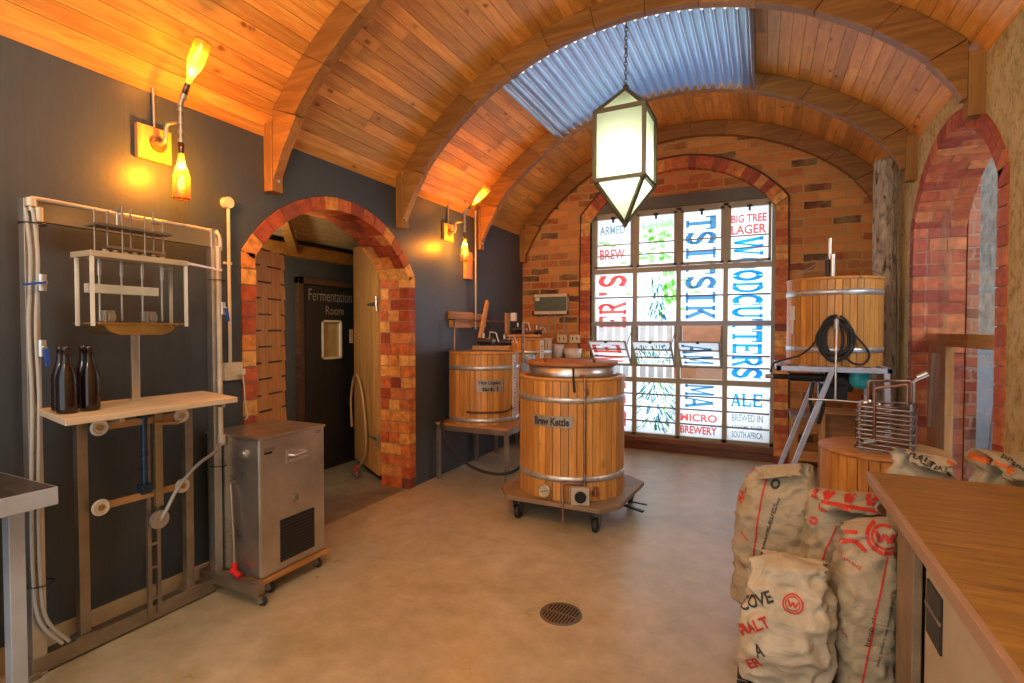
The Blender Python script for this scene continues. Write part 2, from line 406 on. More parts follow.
# brick arch round the doorway
def arch_ring(name, x0, depth, yc, hw, zsp, rise, tw, zbot, mat, jamb_l=True, nrow=2, side=1, sticks=.012, pitch=.14, course=.105):
    """soldier ring + jamb bricks; x0 = room face, runs in +-X by depth"""
    m = MB(); Rr = (hw ** 2 + rise ** 2) / (2 * rise); zc = zsp + rise - Rr
    a1 = math.asin(hw / Rr); nb = int(2 * a1 * Rr / pitch)
    xs = x0 + side * sticks
    def seg(a, b, lens):
        da = .0045 / Rr; a += da; b -= da
        p = [(yc + q * math.sin(t), zc + q * math.cos(t)) for q, t in ((Rr, a), (Rr, b), (Rr - tw, b), (Rr - tw, a))]
        x = xs
        for L in lens:
            j = rnd.uniform(-.003, .003)
            m.prism([(y + j, z + j) for y, z in p], (x, 0, 0), (0, 1, 0), (0, 0, 1), (-side, 0, 0), L - .01); x -= side * L
    for i in range(nb):
        a = -a1 + 2 * a1 * i / nb; b = a + 2 * a1 / nb
        seg(a, b, (depth / 3, depth * 2 / 3) if i % 2 else (depth * 2 / 3, depth / 3))
    nr = int((zsp - zbot) / course)
    for sgn in (-1, 1):
        for i in range(nr):
            z0 = zbot + (zsp - zbot) * i / nr; z1 = zbot + (zsp - zbot) * (i + 1) / nr - .009
            yo = yc + sgn * hw; yi = yc + sgn * (hw - tw)
            j = rnd.uniform(-.006, .006)
            x = xs
            for L in [depth * q for q in rnd.choice([(.30, .70), (.62, .38), (.36, .36, .28), (.66, .34), (.30, .34, .36)])]:
                m.box(min(x, x - side * (L - .01)), max(x, x - side * (L - .01)), min(yo, yi + j), max(yo, yi + j), z0, z1); x -= side * L
    root = m.build(name, mat, None, 0)
    # mortar core
    k = MB(); xa, xb = sorted((x0 + side * .004, x0 - side * depth + side * .02))
    inn = Rr - tw + .006
    for i in range(24):
        a = -a1 + 2 * a1 * i / 24; b = -a1 + 2 * a1 * (i + 1) / 24
        p = [(yc + q * math.sin(t), zc + q * math.cos(t)) for q, t in ((Rr - .004, a), (Rr - .004, b), (inn, b), (inn, a))]
        k.prism(p, (xa, 0, 0), (0, 1, 0), (0, 0, 1), (1, 0, 0), xb - xa)
    for sgn in (-1, 1):
        yo = yc + sgn * (hw - .004); yi = yc + sgn * (hw - tw + .006)
        k.box(xa, xb, min(yo, yi), max(yo, yi), zbot, zsp)
    mo = k.build('mortar', MORTAR, root); struct(root); return root
arch_ring('trim_1', XL, .345, ACy, AHW, ASP, ARI, .095, 0.0, ARCHB)
# skirting
m = MB(); m.box(XL, XL + .02, YF, 2.22, 0, .11); m2 = m
struct(m.build('baseboard_left', plain('skirting_paint', (.52, .42, .26), .6)))
# right wall with tall glazed arch
BCy, BHW, BSP, BRI = 4.37, .945, 2.33, .56
BRr = (BHW ** 2 + BRI ** 2) / (2 * BRI); BZc = BSP + BRI - BRr
holed_wall('wall_right', XR, XR + .33, YF, 6.6, 3.07, BCy - BHW + .02, BCy + BHW - .02, lambda y: BZc + math.sqrt(max(BRr ** 2 - (y - BCy) ** 2, 0)), MATS['rough_plaster'])
arch_ring('trim_2', XR, .345, BCy, BHW, BSP, BRI, .11, 0.0, ARCHR, side=-1, pitch=.10, course=.10)
# passage brick beyond the glazed arch: a long brick jamb
m = MB(); m.box(XR + .33, XR + .40, 5.19, 5.40, 0, 3.0); struct(m.build('wall_porch', BRICKR))
# ceiling planks (curved boards running along the room)
m = MB(); s0 = math.asin((XL - CX) / CR); s1 = math.asin((XR - CX) / CR)
npl = int((s1 - s0) * CR / .088)
joints = [-2.6, -.9, 1.1, 2.45, 3.86, 5.22, 6.55]
SKX0, SKX1 = -1.94, -.12
def plank(a, b, y0, y1):
    da = .0013 / CR
    p = [(CX + q * math.sin(t), CZ + q * math.cos(t)) for q, t in ((CR, a + da), (CR, b - da), (CR + .02, b - da), (CR + .02, a + da))]
    m.prism(p, (0, y0, 0), (1, 0, 0), (0, 0, 1), (0, 1, 0), y1 - y0)
for i in range(npl):
    a = s0 + (s1 - s0) * i / npl; b = s0 + (s1 - s0) * (i + 1) / npl
    xm = CX + CR * math.sin((a + b) / 2)
    y = YF - rnd.uniform(0, 1.5)
    while y < 6.6:
        L = rnd.uniform(1.2, 2.8); e = min(y + L, 6.62); y_ = max(y, YF)
        for k in ([(y_, e)] if not SKX0 < xm < SKX1 else [(y_, min(e, 3.84)), (max(y_, 5.19), e)]):
            if k[1] - k[0] > .02: plank(a, b, k[0], k[1] - .0015)
        y += L
m.box(XL - .02, XL + .005, YF, 6.6, 2.772, ceil_z(XL) + .02)
m.box(XR - .004, XR + .02, YF, 6.6, 3.03, 3.07)
struct(m.build('ceiling', PINE))
# roof deck above the boards keeps daylight out of the gaps
m = MB(); N = 40
for i in range(N):
    a = s0 - .02 + (s1 - s0 + .04) * i / N; b = s0 - .02 + (s1 - s0 + .04) * (i + 1) / N
    xm0 = CX + CR * math.sin(a); xm1 = CX + CR * math.sin(b)
    for y0, y1 in (((YF, 6.7),) if xm1 < SKX0 + .06 or xm0 > SKX1 - .06 else ((YF, 3.80), (5.24, 6.7))):
        p = [(CX + q * math.sin(t), CZ + q * math.cos(t)) for q, t in ((CR + .024, a), (CR + .024, b), (CR + .08, b), (CR + .08, a))]
        m.prism(p, (0, y0, 0), (1, 0, 0), (0, 0, 1), (0, 1, 0), y1 - y0)
struct(m.build('ceiling_deck', DARKW))
# back wall (brick) with arched window opening
WX0, WX1, WSP, WRI = -2.02, .12, 2.88, .54
WCx = (WX0 + WX1) / 2; WHW = (WX1 - WX0) / 2; WRr = (WHW ** 2 + WRI ** 2) / (2 * WRI); WZc = WSP + WRI - WRr
def warch(x): return WZc + math.sqrt(max(WRr ** 2 - (x - WCx) ** 2, 0))
m = MB()
def bslab(xa, xb, za, zb, zt, y0=YB, y1=YB + .30):
    vs = [(x, y, z) for y in (y0, y1) for (x, z) in ((xa, za), (xb, zb), (xb, zt), (xa, zt))]
    m.add(vs, [(0, 1, 2, 3), (7, 6, 5, 4), (0, 4, 5, 1), (1, 5, 6, 2), (2, 6, 7, 3), (3, 7, 4, 0)])
bslab(-3.1, WX0, 0, 0, 3.95); bslab(WX1, 1.2, 0, 0, 3.95)
for i in range(32):
    xa = WX0 + (WX1 - WX0) * i / 32; xb = WX0 + (WX1 - WX0) * (i + 1) / 32
    bslab(xa, xb, warch(xa), warch(xb), 3.95)
struct(m.build('wall_back', BRICKXZ))
# brick infill above lintel and plinth under the window
m = MB(); m.box(WX0 - .0, WX1 + .0, YB + .07, YB + .29, 3.02, 3.45); struct(m.build('wall_infill', BRICKXZ2))
m = MB(); m.box(WX0, WX1, YB + .02, YB + .28, 0, .10); m.box(WX0, WX1, YB - .01, YB + .05, .10, .165); struct(m.build('trim_3', REDW, bevel=.004))
# ring of bricks round the window : half brick face, along Y
m = MB(); a1 = math.asin(WHW / WRr); tw = .14; nb = int(2 * a1 * WRr / .085)
for i in range(nb):
    a = -a1 + 2 * a1 * i / nb + .003; b = -a1 + 2 * a1 * (i + 1) / nb - .003
    j = rnd.uniform(-.003, .003)
    p = [(WCx + q * math.sin(t), WZc + q * math.cos(t)) for q, t in ((WRr, a), (WRr, b), (WRr + tw, b), (WRr + tw, a))]
    m.prism(p, (0, YB - .025 + j, 0), (1, 0, 0), (0, 0, 1), (0, 1, 0), .12)
nr = 33
for sx, sg in ((WX0, -1), (WX1, 1)):
    for i in range(nr):
        z0 = WSP * i / nr; z1 = WSP * (i + 1) / nr - .009; j = rnd.uniform(-.005, .005)
        xs_ = sorted((sx, sx + sg * (tw + j))); m.box(xs_[0], xs_[1], YB - .025, YB + .09, z0, z1)
ring = struct(m.build('trim_4', ARCHB))
k = MB()
for i in range(24):
    a = -a1 + 2 * a1 * i / 24; b = -a1 + 2 * a1 * (i + 1) / 24
    p = [(WCx + q * math.sin(t), WZc + q * math.cos(t)) for q, t in ((WRr + .004, a), (WRr + .004, b), (WRr + tw - .006, b), (WRr + tw - .006, a))]
    k.prism(p, (0, YB - .016, 0), (1, 0, 0), (0, 0, 1), (0, 1, 0), .1)
for sx, sg in ((WX0, -1), (WX1, 1)):
    xs_ = sorted((sx + sg * .004, sx + sg * (tw - .008))); k.box(xs_[0], xs_[1], YB - .016, YB + .08, 0, WSP)
k.build('mortar', MORTAR, ring)
# thin timber strip around ring
k = MB()
pts = [(WCx + (WRr + tw + .012) * math.sin(-a1 + 2 * a1 * i / 30), YB - .02, WZc + (WRr + tw + .012) * math.cos(-a1 + 2 * a1 * i / 30)) for i in range(31)]
pts = [(WX0 - tw - .012, YB - .02, .1)] + pts + [(WX1 + tw + .012, YB - .02, .1)]
k.tube(pts, .011, 6); struct(k.build('trim_5', DARKW))
# passage behind the doorway
m = MB(); m.box(-4.40, -4.25, 1.2, 5.6, 0, 2.7); struct(m.build('wall_passage', MATS['slate_paint']))
m = MB(); m.box(-4.3, -3.31, 5.0, 5.1, 0, 2.9); m.box(-4.3, -3.31, 1.2, 1.3, 0, 2.9); struct(m.build('wall_passage_end', MATS['slate_paint']))
m = MB(); vs = []; fs = []; n = 90
for j, y in enumerate((1.2, 5.1)):
    for i in range(n):
        x = -4.3 + 1.0 * i / (n - 1); vs.append((x, y, 2.40 + .22 * (x + 4.3) + .016 * math.sin(i * 2 * PI / 9)))
for i in range(n - 1): fs.append((i, i + 1, n + i + 1, n + i))
m.add(vs, fs, True); m.add([(a, b, c + .03) for a, b, c in vs], fs, True); struct(m.build('ceiling_passage', plain('corrugated_tan_sheet', (.50, .38, .20), .5, .2)))

# ================================================================= WINDOW
GY = YB + .10
win = thing('window_1', ((WX0 + WX1) / 2, GY, .16), 'tall steel window with printed white film in the brick arch', 'window'); del win['category']; struct(win)
xc = [WX0 + .02, -1.46, -.93, -.40, WX1 - .02]
m = MB()
m.box(WX0, WX1, GY - .03, GY + .03, 2.945, 2.985)
m.box(WX0, WX1, GY - .03, GY + .03, .16, .20)
for i, x in enumerate(xc): m.box(x - (.025 if 0 < i < 4 else .02), x + (.025 if 0 < i < 4 else .02), GY - .03, GY + .03, .165, 2.975)
for z in (2.245, .87): m.box(WX0, WX1, GY - .028, GY + .028, z - .03, z + .03)
m.build('window_frame', WINF, win)
m = MB(); m.box(WX0, WX1, GY - .06, GY + .05, 1.545, 1.60); m.build('transom', plain('transom_paint', (.36, .37, .42), .4), win)
m = MB(); m.box(WX0, WX1, YB + .03, YB + .2, 2.985, 3.13); m.build('lintel', LINTEL, win)
# rows of panes: (z0,z1,[bars], sash?)
thinb = MB()
def pane(name, x0, x1, z0, z1, parent, mat=FILM):
    p = MB(); p.box(x0, x1, GY + .0, GY + .004, z0, z1); return p.build(name, mat, parent)
printy = GY - .004
P = {'blue': MB(), 'navy': MB(), 'red': MB(), 'green': MB(), 'teal': MB(), 'grey': MB()}
for c in range(4):
    xa, xb = xc[c] + .025, xc[c + 1] - .025
    # upper sash (thing-part) with two bars
    s = MB(); s.box(xa, xa + .03, GY - .045, GY - .01, 2.28, 2.94); s.box(xb - .03, xb, GY - .045, GY - .01, 2.28, 2.94)
    s.box(xa, xb, GY - .045, GY - .01, 2.28, 2.31); s.box(xa, xb, GY - .045, GY - .01, 2.91, 2.94)
    for z in (2.44, 2.58): s.box(xa + .03, xb - .03, GY - .04, GY - .015, z - .007, z + .007)
    sash = s.build('sash', WINF, win)
    h = MB(); xm = (xa + xb) / 2; h.box(xm - .012, xm + .012, GY - .075, GY - .045, 2.86, 2.93); h.box(xm - .03, xm + .03, GY - .07, GY - .055, 2.90, 2.925); h.build('sash_handle', BLACK, sash)
    pane('pane', xa, xb, 2.29, 2.93, win)
    pane('pane', xa, xb, 1.60, 2.215, win)
    thinb.box(xa, xb, GY - .02, GY + .01, 1.90, 1.915)
    pane('pane', xa, xb, .20, .84, win)
    for z in (.69, .53, .35): thinb.box(xa, xb, GY - .02, GY + .01, z - .007, z + .007)
    if c == 3:
        pane('pane', xa, xb, .90, 1.545, win)
        for z in (1.05, 1.19): thinb.box(xa, xb, GY - .02, GY + .01, z - .007, z + .007)
    else:
        for z in (1.045,): thinb.box(xa, xb, GY - .02, GY + .01, z - .008, z + .008)
        pane('clear_pane', xa, xb, .90, 1.037, win, GLASS)
        thinb.box(xa, xa + .02, GY - .03, GY + .02, 1.05, 1.54); thinb.box(xb - .02, xb, GY - .03, GY + .02, 1.05, 1.54)
    # lower hopper handle
thinb.build('glazing_bar', plain('glazing_bar_paint', (.22, .20, .17), .5), win)
# tilted hopper sashes: hinge at z 1.06, tilt inward
TI = R(50)
def hop(x, h): return V((x, GY - .02 - h * math.sin(TI), 1.06 + h * math.cos(TI)))
for c in range(3):
    xa, xb = xc[c] + .04, xc[c + 1] - .04; L = .46
    s = MB(); up = (0, -math.cos(TI), -math.sin(TI))
    for p, q in ((hop(xa, 0), hop(xa, L)), (hop(xb, 0), hop(xb, L)), (hop(xa, 0), hop(xb, 0)), (hop(xa, L), hop(xb, L)), (hop(xa, L * .33), hop(xb, L * .33)), (hop(xa, L * .66), hop(xb, L * .66))):
        s.bar(p, q, .02, .02)
    sash = s.build('tilted_sash', WINF, win)
    g = MB(); g.add([hop(xa, 0), hop(xb, 0), hop(xb, L), hop(xa, L)], [(0, 1, 2, 3)]); g.build('sash_pane', FILM, sash, fixn=False)
    h = MB(); xm = (xa + xb) / 2; h.cb(hop(xm, L - .01) + V((0, -.025, 0)), (.03, .04, .03)); h.build('sash_handle', BLACK, sash)
    st = MB(); st.bar(hop(xa, L * .8), (xa - .005, GY, 1.5), .008, .008); st.bar(hop(xb, L * .8), (xb + .005, GY, 1.5), .008, .008); st.build('stay', LINTEL, sash)
def wp(x0, z0): return lambda a, b: (x0 + a, printy, z0 + b)
T = text_on
T(P['red'], 'BIG TREE', .37, .095, wp(-.345, 2.735), .03); T(P['red'], 'LAGER', .37, .11, wp(-.345, 2.60), .03)
def arc(cx_, cy_, rx, ry, a0, a1, n=14): return [(cx_ + rx * math.cos(R(a0 + (a1 - a0) * i / n)), cy_ + ry * math.sin(R(a0 + (a1 - a0) * i / n))) for i in range(n + 1)]
SR_ = .11
def ser(x, y, h=.2): return ([(x - h, y), (x + h, y)], .10)
GL = {
 'T': [([(.0, .90), (1, .90)], .2), ([(.06, .95), (.06, .66)], .12), ([(.94, .95), (.94, .66)], .12), ([(.5, .85), (.5, .05)], .26), ser(.5, .05, .28)],
 'I': [([(.5, .02), (.5, .98)], .34), ser(.5, .05, .42), ser(.5, .95, .42)],
 'S': [(arc(.5, .72, .36, .20, 20, 250) + arc(.5, .28, .36, .20, 90, -160), .2), ([(.90, .98), (.90, .70)], .10), ([(.10, .02), (.10, .30)], .10)],
 'K': [([(.2, .02), (.2, .98)], .24), ser(.2, .05), ser(.2, .95), ([(.85, .95), (.30, .45)], .2), ([(.42, .58), (.88, .05)], .24), ser(.84, .05, .16), ser(.82, .95, .18)],
 'A': [([(.14, .05), (.46, .95)], .14), ([(.86, .05), (.52, .95)], .26), ([(.25, .32), (.75, .32)], .12), ser(.14, .05, .14), ser(.86, .05, .14)],
 'M': [([(.14, .02), (.14, .98)], .16), ([(.86, .02), (.86, .98)], .2), ([(.16, .95), (.5, .2)], .18), ([(.84, .95), (.5, .2)], .12), ser(.14, .05, .14), ser(.86, .05, .14)],
 'W': [([(.08, .98), (.28, .04)], .17), ([(.28, .04), (.5, .9)], .10), ([(.5, .95), (.72, .04)], .17), ([(.72, .04), (.93, .98)], .10), ser(.10, .95, .10), ser(.5, .95, .10), ser(.9, .95, .10)],
 'O': [(arc(.5, .5, .38, .40, 97, 263), .24), (arc(.5, .5, .38, .40, -83, 83), .24)],
 'D': [([(.18, .02), (.18, .98)], .22), (arc(.42, .5, .42, .42, -90, 90), .2), ([(.05, .93), (.42, .93)], .12), ([(.05, .07), (.42, .07)], .12)],
 'C': [(arc(.52, .5, .40, .40, 55, 305), .22), ([(.90, .98), (.90, .64)], .12), ([(.90, .02), (.90, .30)], .10)],
 'U': [([(.16, .96), (.16, .38)], .24), (arc(.5, .36, .34, .28, 180, 360), .2), ([(.84, .36), (.84, .96)], .18), ser(.16, .95, .16), ser(.84, .95, .16)],
 'E': [([(.2, .02), (.2, .98)], .24), ([(.05, .92), (.92, .92)], .14), ([(.05, .08), (.92, .08)], .14), ([(.3, .5), (.66, .5)], .12), ([(.9, .97), (.9, .70)], .10), ([(.9, .03), (.9, .30)], .10), ([(.66, .62), (.66, .38)], .08)],
 'R': [([(.2, .02), (.2, .98)], .24), (arc(.5, .73, .32, .21, 90, -90), .18), ([(.05, .93), (.5, .93)], .12), ([(.3, .50), (.5, .50)], .12), ([(.52, .5), (.86, .06)], .22), ser(.2, .05), ser(.86, .05, .14)],
 'B': [([(.2, .02), (.2, .98)], .24), (arc(.5, .73, .30, .21, 90, -90), .18), (arc(.5, .28, .34, .22, 90, -90), .18), ([(.05, .93), (.5, .93)], .12), ([(.05, .06), (.5, .06)], .12), ([(.3, .50), (.5, .50)], .12)],
 'L': [([(.2, .02), (.2, .98)], .24), ser(.2, .95), ([(.05, .08), (.92, .08)], .14), ([(.9, .03), (.9, .36)], .12)],
}
def glyph(mb, ch, w, h, fn, rot=0):
    for pts, th in GL[ch]:
        for (x0, y0), (x1, y1) in zip(pts[:-1], pts[1:]):
            dx, dy = x1 - x0, y1 - y0; L = math.hypot(dx, dy) or 1; ux, uy = dx / L, dy / L; e = .03 if len(pts) > 3 else 0
            nx, ny = -uy * th / 2, ux * th / 2
            q4 = [(x0 - ux * e + nx, y0 - uy * e + ny), (x1 + ux * e + nx, y1 + uy * e + ny), (x1 + ux * e - nx, y1 + uy * e - ny), (x0 - ux * e - nx, y0 - uy * e - ny)]
            out = []
            for a, b in q4:
                if rot == -90: a, b = b, 1 - a
                elif rot == 90: a, b = 1 - b, a
                out.append(fn(a * w, b * h))
            mb.add(out, [(0, 1, 2, 3)])
def wvert(mb, word, x0, w, ztop, zbot, rot, bold, hopper=None):
    n = len(word); st = (ztop - zbot) / n
    for i, ch in enumerate(word):
        k = i if rot == -90 else n - 1 - i
        z1 = ztop - st * k; z0 = z1 - st * .90
        if ch == "'": text_on(mb, ch, w * .3, st * .25, wp(x0 + (w * .7 if rot == -90 else 0), z0 + st * .4), bold, 0, rot); continue
        if hopper and z0 < 1.55 and z1 > .9:
            continue
        glyph(mb, ch, w, z1 - z0, wp(x0, z0), rot)
wvert(P['blue'], "W", -.325, .32, 2.565, 2.33, -90, .045); wvert(P['blue'], "OODCUTTERS", -.325, .32, 2.33, .915, -90, .045)
for i, ch in enumerate('ALE'): glyph(P['blue'], ch, .105, .155, wp(-.33 + .115 * i, .60))
T(P['grey'], 'BREWED IN', .33, .085, wp(-.32, .425), .03); T(P['grey'], 'STORMS RIVER', .33, .05, wp(-.32, .335), .02); T(P['grey'], 'SOUTH AFRICA', .33, .075, wp(-.32, .235), .03)
wvert(P['navy'], "TSITSIK", -.85, .34, 2.85, 1.61, -90, .05); wvert(P['navy'], "MA", -.85, .34, .835, .54, -90, .05)
T(P['red'], 'MICRO', .42, .095, wp(-.90, .385), .035); T(P['red'], 'BREWERY', .42, .095, wp(-.90, .235), .035)
T(P['red'], 'BREW', .33, .13, wp(-1.92, 2.40), .03); T(P['grey'], 'ARMED', .33, .11, wp(-1.92, 2.72), .03)
wvert(P['red'], "ER'S", -1.93, .36, 2.20, 1.50, 90, .05); wvert(P['red'], "BR", -1.93, .36, .82, .22, 90, .05)
for i in range(16): P['green'].add([(lambda x, z, l: [(x - .012, printy, z), (x + .012, printy, z), (x + .004, printy, z + l), (x - .004, printy, z + l)])(-1.38 + i * .025, 2.74 + rnd.uniform(0, .05), rnd.uniform(.05, .12))][0], [(0, 1, 2, 3)])
# tree artwork: leafy blobs above, bark strokes below
def blob(mb, x, z, rx, rz, n=9):
    vs = [(x, printy - rnd.uniform(.0, .0015), z)]
    for i in range(n):
        a = 2 * PI * i / n; q = rnd.uniform(.7, 1.15); vs.append((x + rx * q * math.cos(a), vs[0][1], z + rz * q * math.sin(a)))
    mb.add(vs, [(0, 1 + i, 1 + (i + 1) % n) for i in range(n)])
for i in range(26): blob(P['green'], rnd.uniform(-1.40, -.98), rnd.uniform(2.34, 2.74), .04, .03)
for i in range(14): blob(P['green'], rnd.uniform(-1.10, -.98), rnd.uniform(1.75, 2.2), .035, .05)
for x, z in ((-1.9, 2.62), (-1.82, 2.6), (-1.74, 2.57), (-.86, 2.1), (-.80, 2.0), (-.72, 1.95), (-1.6, 2.35), (-1.55, 1.95), (-.88, 1.75)): blob(P['green'], x, z, .05, .018)
for i in range(300):
    z = 2.17 - 1.95 * (rnd.random() ** .75); hw = .05 + (2.17 - z) * .115; x = -1.195 + rnd.uniform(-hw, hw)
    if .84 < z < 1.62 or abs(z - 2.24) < .05: continue
    if not -1.425 < x < -.965: continue
    l = rnd.uniform(.04, .10); t = rnd.uniform(.004, .010); sl = (x + 1.195) * .35 + rnd.uniform(-.02, .02)
    mb = P[rnd.choice(['green', 'teal', 'navy', 'teal'] if x < -1.2 else ['navy', 'teal', 'navy', 'green'])]
    yy = printy - rnd.uniform(0, .002)
    if z - l / 2 < .21 or z + l / 2 > 2.2: continue
    mb.add([(x - t - sl * .5, yy, z + l / 2), (x + t - sl * .5, yy, z + l / 2), (x + t * 1.3 + sl * .5, yy, z - l / 2), (x - t + sl * .5, yy, z - l / 2)], [(0, 1, 2, 3)])
# prints on the tilted hoppers
def hp(x0, h0): return lambda a, b: tuple(hop(x0 + a, h0 + b) + V((0, -.006, -.006)))
for k in range(2): glyph(P['navy'], 'AM'[k], .34, .17, hp(-.85, .25 - k * .20), -90)
glyph(P['red'], 'W', .36, .18, hp(-1.93, .02), 90); glyph(P['red'], 'E', .36, .18, hp(-1.93, .23), 90)
for i in range(90):
    x = rnd.uniform(-1.40, -.98); h = rnd.uniform(.05, .40); l = rnd.uniform(.04, .08); t = .006; sl = rnd.uniform(-.025, .025)
    P[rnd.choice(['teal', 'navy', 'green', 'teal'])].add([hop(x - t, h + l / 2) + V((0, -.005, -.005)), hop(x + t, h + l / 2) + V((0, -.005, -.005)), hop(x + t + sl, h - l / 2) + V((0, -.005, -.005)), hop(x - t + sl, h - l / 2) + V((0, -.005, -.005))], [(0, 1, 2, 3)])
for k_, mm in (('blue', F_BLUE), ('navy', F_NAVY), ('red', F_RED), ('green', F_GREEN), ('teal', F_TEAL), ('grey', F_GREY)):
    P[k_].build('printed_' + k_ + '_lettering' if k_ in ('blue', 'navy', 'red', 'grey') else 'printed_' + k_ + '_tree', mm, win, fixn=False)
# outside: paving, white slat fence, terracotta wall
m = MB(); m.box(-6, 6, 6.8, 12, -.14, -.02); struct(m.build('ground_outside', plain('pale_paving', (.6, .6, .62), .8)))
fence = thing('slat_fence', (-1.6, 8.6, -.02), 'white vertical slat fence outside, seen through the gaps of the window', 'fence')
m = MB()
for i in range(34): m.box(-4.2 + i * .14, -4.2 + i * .14 + .09, 8.6, 8.63, .05, 2.2)
m.build('slat_panel', plain('white_slat_paint', (.88, .93, 1.0), .6), fence)
m = MB(); m.box(-4.25, .55, 8.63, 8.67, .4, .48); m.box(-4.25, .55, 8.63, 8.67, 1.7, 1.78); m.build('rail', WHITE, fence)
m = MB(); m.box(-1.22, -.2, 8.2, 8.45, -.02, 2.0); m.box(-1.25, -.17, 8.18, 8.47, 2.0, 2.06)
sole(m, 'garden_wall', plain('terracotta_render', (.85, .42, .25), .8), (-.7, 8.32, -.02), 'short terracotta coloured wall outside, behind the third column of window panes', 'wall')

# ================================================================= ROOF BEAMS, SHEETS
def make_beam(y0):
    o = thing('arched_beam', (CX, y0, 0), '', 'beam', 'laminated arched roof beams')
    t = .08; ric, rzc, rir = -.845, 1.3755, 2.385
    a0 = math.asin((-2.90 - CX) / CR); a1 = math.asin((1.02 - CX) / CR)
    nseg = 11; m = MB(); nn = 44
    for sgm in range(nseg):
        A = a0 + (a1 - a0) * sgm / nseg; B = a0 + (a1 - a0) * (sgm + 1) / nseg
        outer = []; inner = []
        for q in range(5):
            a = A + (B - A) * q / 4 + (.0004 if q == 0 else -.0004 if q == 4 else 0)
            outer.append((CX + (CR - .003) * math.sin(a), CZ + (CR - .003) * math.cos(a)))
            inner.append((ric + rir * math.sin(a * 1.0), rzc + rir * math.cos(a * 1.0)))
        j = (sgm % 2) * .003
        m.prism(outer + inner[::-1], (0, y0 + j, 0), (1, 0, 0), (0, 0, 1), (0, 1, 0), t)
    # feet running down to the posts
    def foot(poly):
        m.prism(poly, (0, y0 + .005, 0), (1, 0, 0), (0, 0, 1), (0, 1, 0), t - .01)
    foot([(-2.905, 2.935), (-2.90, 2.94), (-2.693, 2.862), (-2.745, 2.78), (-2.82, 2.66), (-2.905, 2.49)])
    foot([(1.025, 3.12), (1.02, 3.13), (.843, 3.042), (.90, 2.97), (.97, 2.87), (1.0, 2.80), (1.025, 2.80)])
    m.build('arch_rib', BEAM, o, .006)
    p = MB(); p.box(XL, XL + .075, y0 - .005, y0 + t + .005, 2.41, 2.86); p.build('post', WOODZ if False else BEAMZ, o, .004)
    p = MB(); p.box(XR - .075, XR, y0 - .005, y0 + t + .005, 2.70, 3.06); p.build('post', BEAMZ, o, .004)
    b = MB()
    for z in (2.48, 2.57): b.cyl((XL + .075, y0 + .045, z), (XL + .083, y0 + .045, z), .011, 10)
    b.build('bolt', GALV, o); return o
BEAMZ = wood('beam_post_timber', (.26, .11, .02), (.46, .23, .05), 'z', .8, .1, .5, .2)
b1 = make_beam(2.40); b1['label'] = 'nearest arched pine roof beam, its foot left of the brick doorway arch'
copy_tree(b1, (0, 1.37, 0), 'arched pine roof beam just in front of the corrugated sheet')
copy_tree(b1, (0, 2.78, 0), 'arched pine roof beam behind the corrugated sheet and the lantern')
copy_tree(b1, (0, 4.00, 0), 'farthest arched pine roof beam, lying against the brick end wall')
# corrugated skylight sheet
m = MB(); vs = []; fs = []; A0 = math.asin((-1.965 + .845) / 2.40); A1 = math.asin((-.085 + .845) / 2.40); ncor = 25; n = ncor * 12
for y in (3.866, 5.174):
    for i in range(n + 1):
        a = A0 + (A1 - A0) * i / n; q = 2.374 + .030 + .022 * math.sin(2 * PI * ncor * i / n); vs.append((-.845 + q * math.sin(a), y, 1.3755 + q * math.cos(a)))
for i in range(n): fs.append((i, i + 1, n + 2 + i, n + 1 + i))
m.add(vs, fs, True)
sole(m, 'corrugated_sheet', SHEET, (-1.03, 4.5, 3.75), 'curved blue-white corrugated roof sheet between two arched beams', 'roof sheet')

# ================================================================= LANTERN
lz1, lz0 = 3.06, 2.57; lc = V((-.922, 3.82, 0)); hwid = .176; rot = Matrix.Rotation(R(-1.5), 3, 'Z')
lan = thing('pendant_lantern', (lc.x, lc.y, lz0), 'large frosted glass pendant lantern with pointed top and base hanging on a chain', 'lantern')
cor = [lc + rot @ V((sx * hwid, sy * hwid, 0)) for sx, sy in ((-1, -1), (1, -1), (1, 1), (-1, 1))]
top = V((lc.x, lc.y, 3.262)); bot = V((lc.x, lc.y, 2.275))
m = MB()
for k in range(4):
    p, q = cor[k], cor[(k + 1) % 4]; u = V((0, 0, 1))
    m.bar(p + u * lz0, p + u * lz1, .026, .026); m.bar(p + u * lz0, q + u * lz0, .026, .026); m.bar(p + u * lz1, q + u * lz1, .026, .026)
    m.bar(p + u * lz1, top, .024, .024); m.bar(p + u * lz0, bot, .024, .024)
m.lathe([(0, -.03), (.022, -.02), (.022, .02), (0, .03)], top, 12); m.lathe([(0, -.03), (.018, -.01), (.02, .02), (0, .03)], bot, 12)
m.build('lantern_frame', LANTF, lan)
for k in range(4):
    p, q = cor[k], cor[(k + 1) % 4]; u = V((0, 0, 1)); i_ = (lc - (p + q) / 2) * .04
    g = MB(); g.add([p + i_ + u * lz0, q + i_ + u * lz0, q + i_ + u * lz1, p + i_ + u * lz1], [(0, 1, 2, 3)]); g.build('side_pane', FROST, lan, fixn=False)
    g = MB(); g.add([p + i_ + u * lz1, q + i_ + u * lz1, top], [(0, 1, 2)]); g.build('top_pane', FROST, lan, fixn=False)
    g = MB(); g.add([p + i_ + u * lz0, q + i_ + u * lz0, bot], [(0, 1, 2)]); g.build('lower_pane', FROST, lan, fixn=False)
m = MB(); m.lathe([(0, -.05), (.025, -.04), (.035, 0), (.025, .04), (.012, .07), (0, .08)], (lc.x, lc.y, 2.80), 16); m.build('bulb', LBULB, lan)
m = MB(); m.cyl((lc.x, lc.y, 2.88), (lc.x, lc.y, 3.25), .008, 8); m.build('bulb_rod', LANTF, lan)
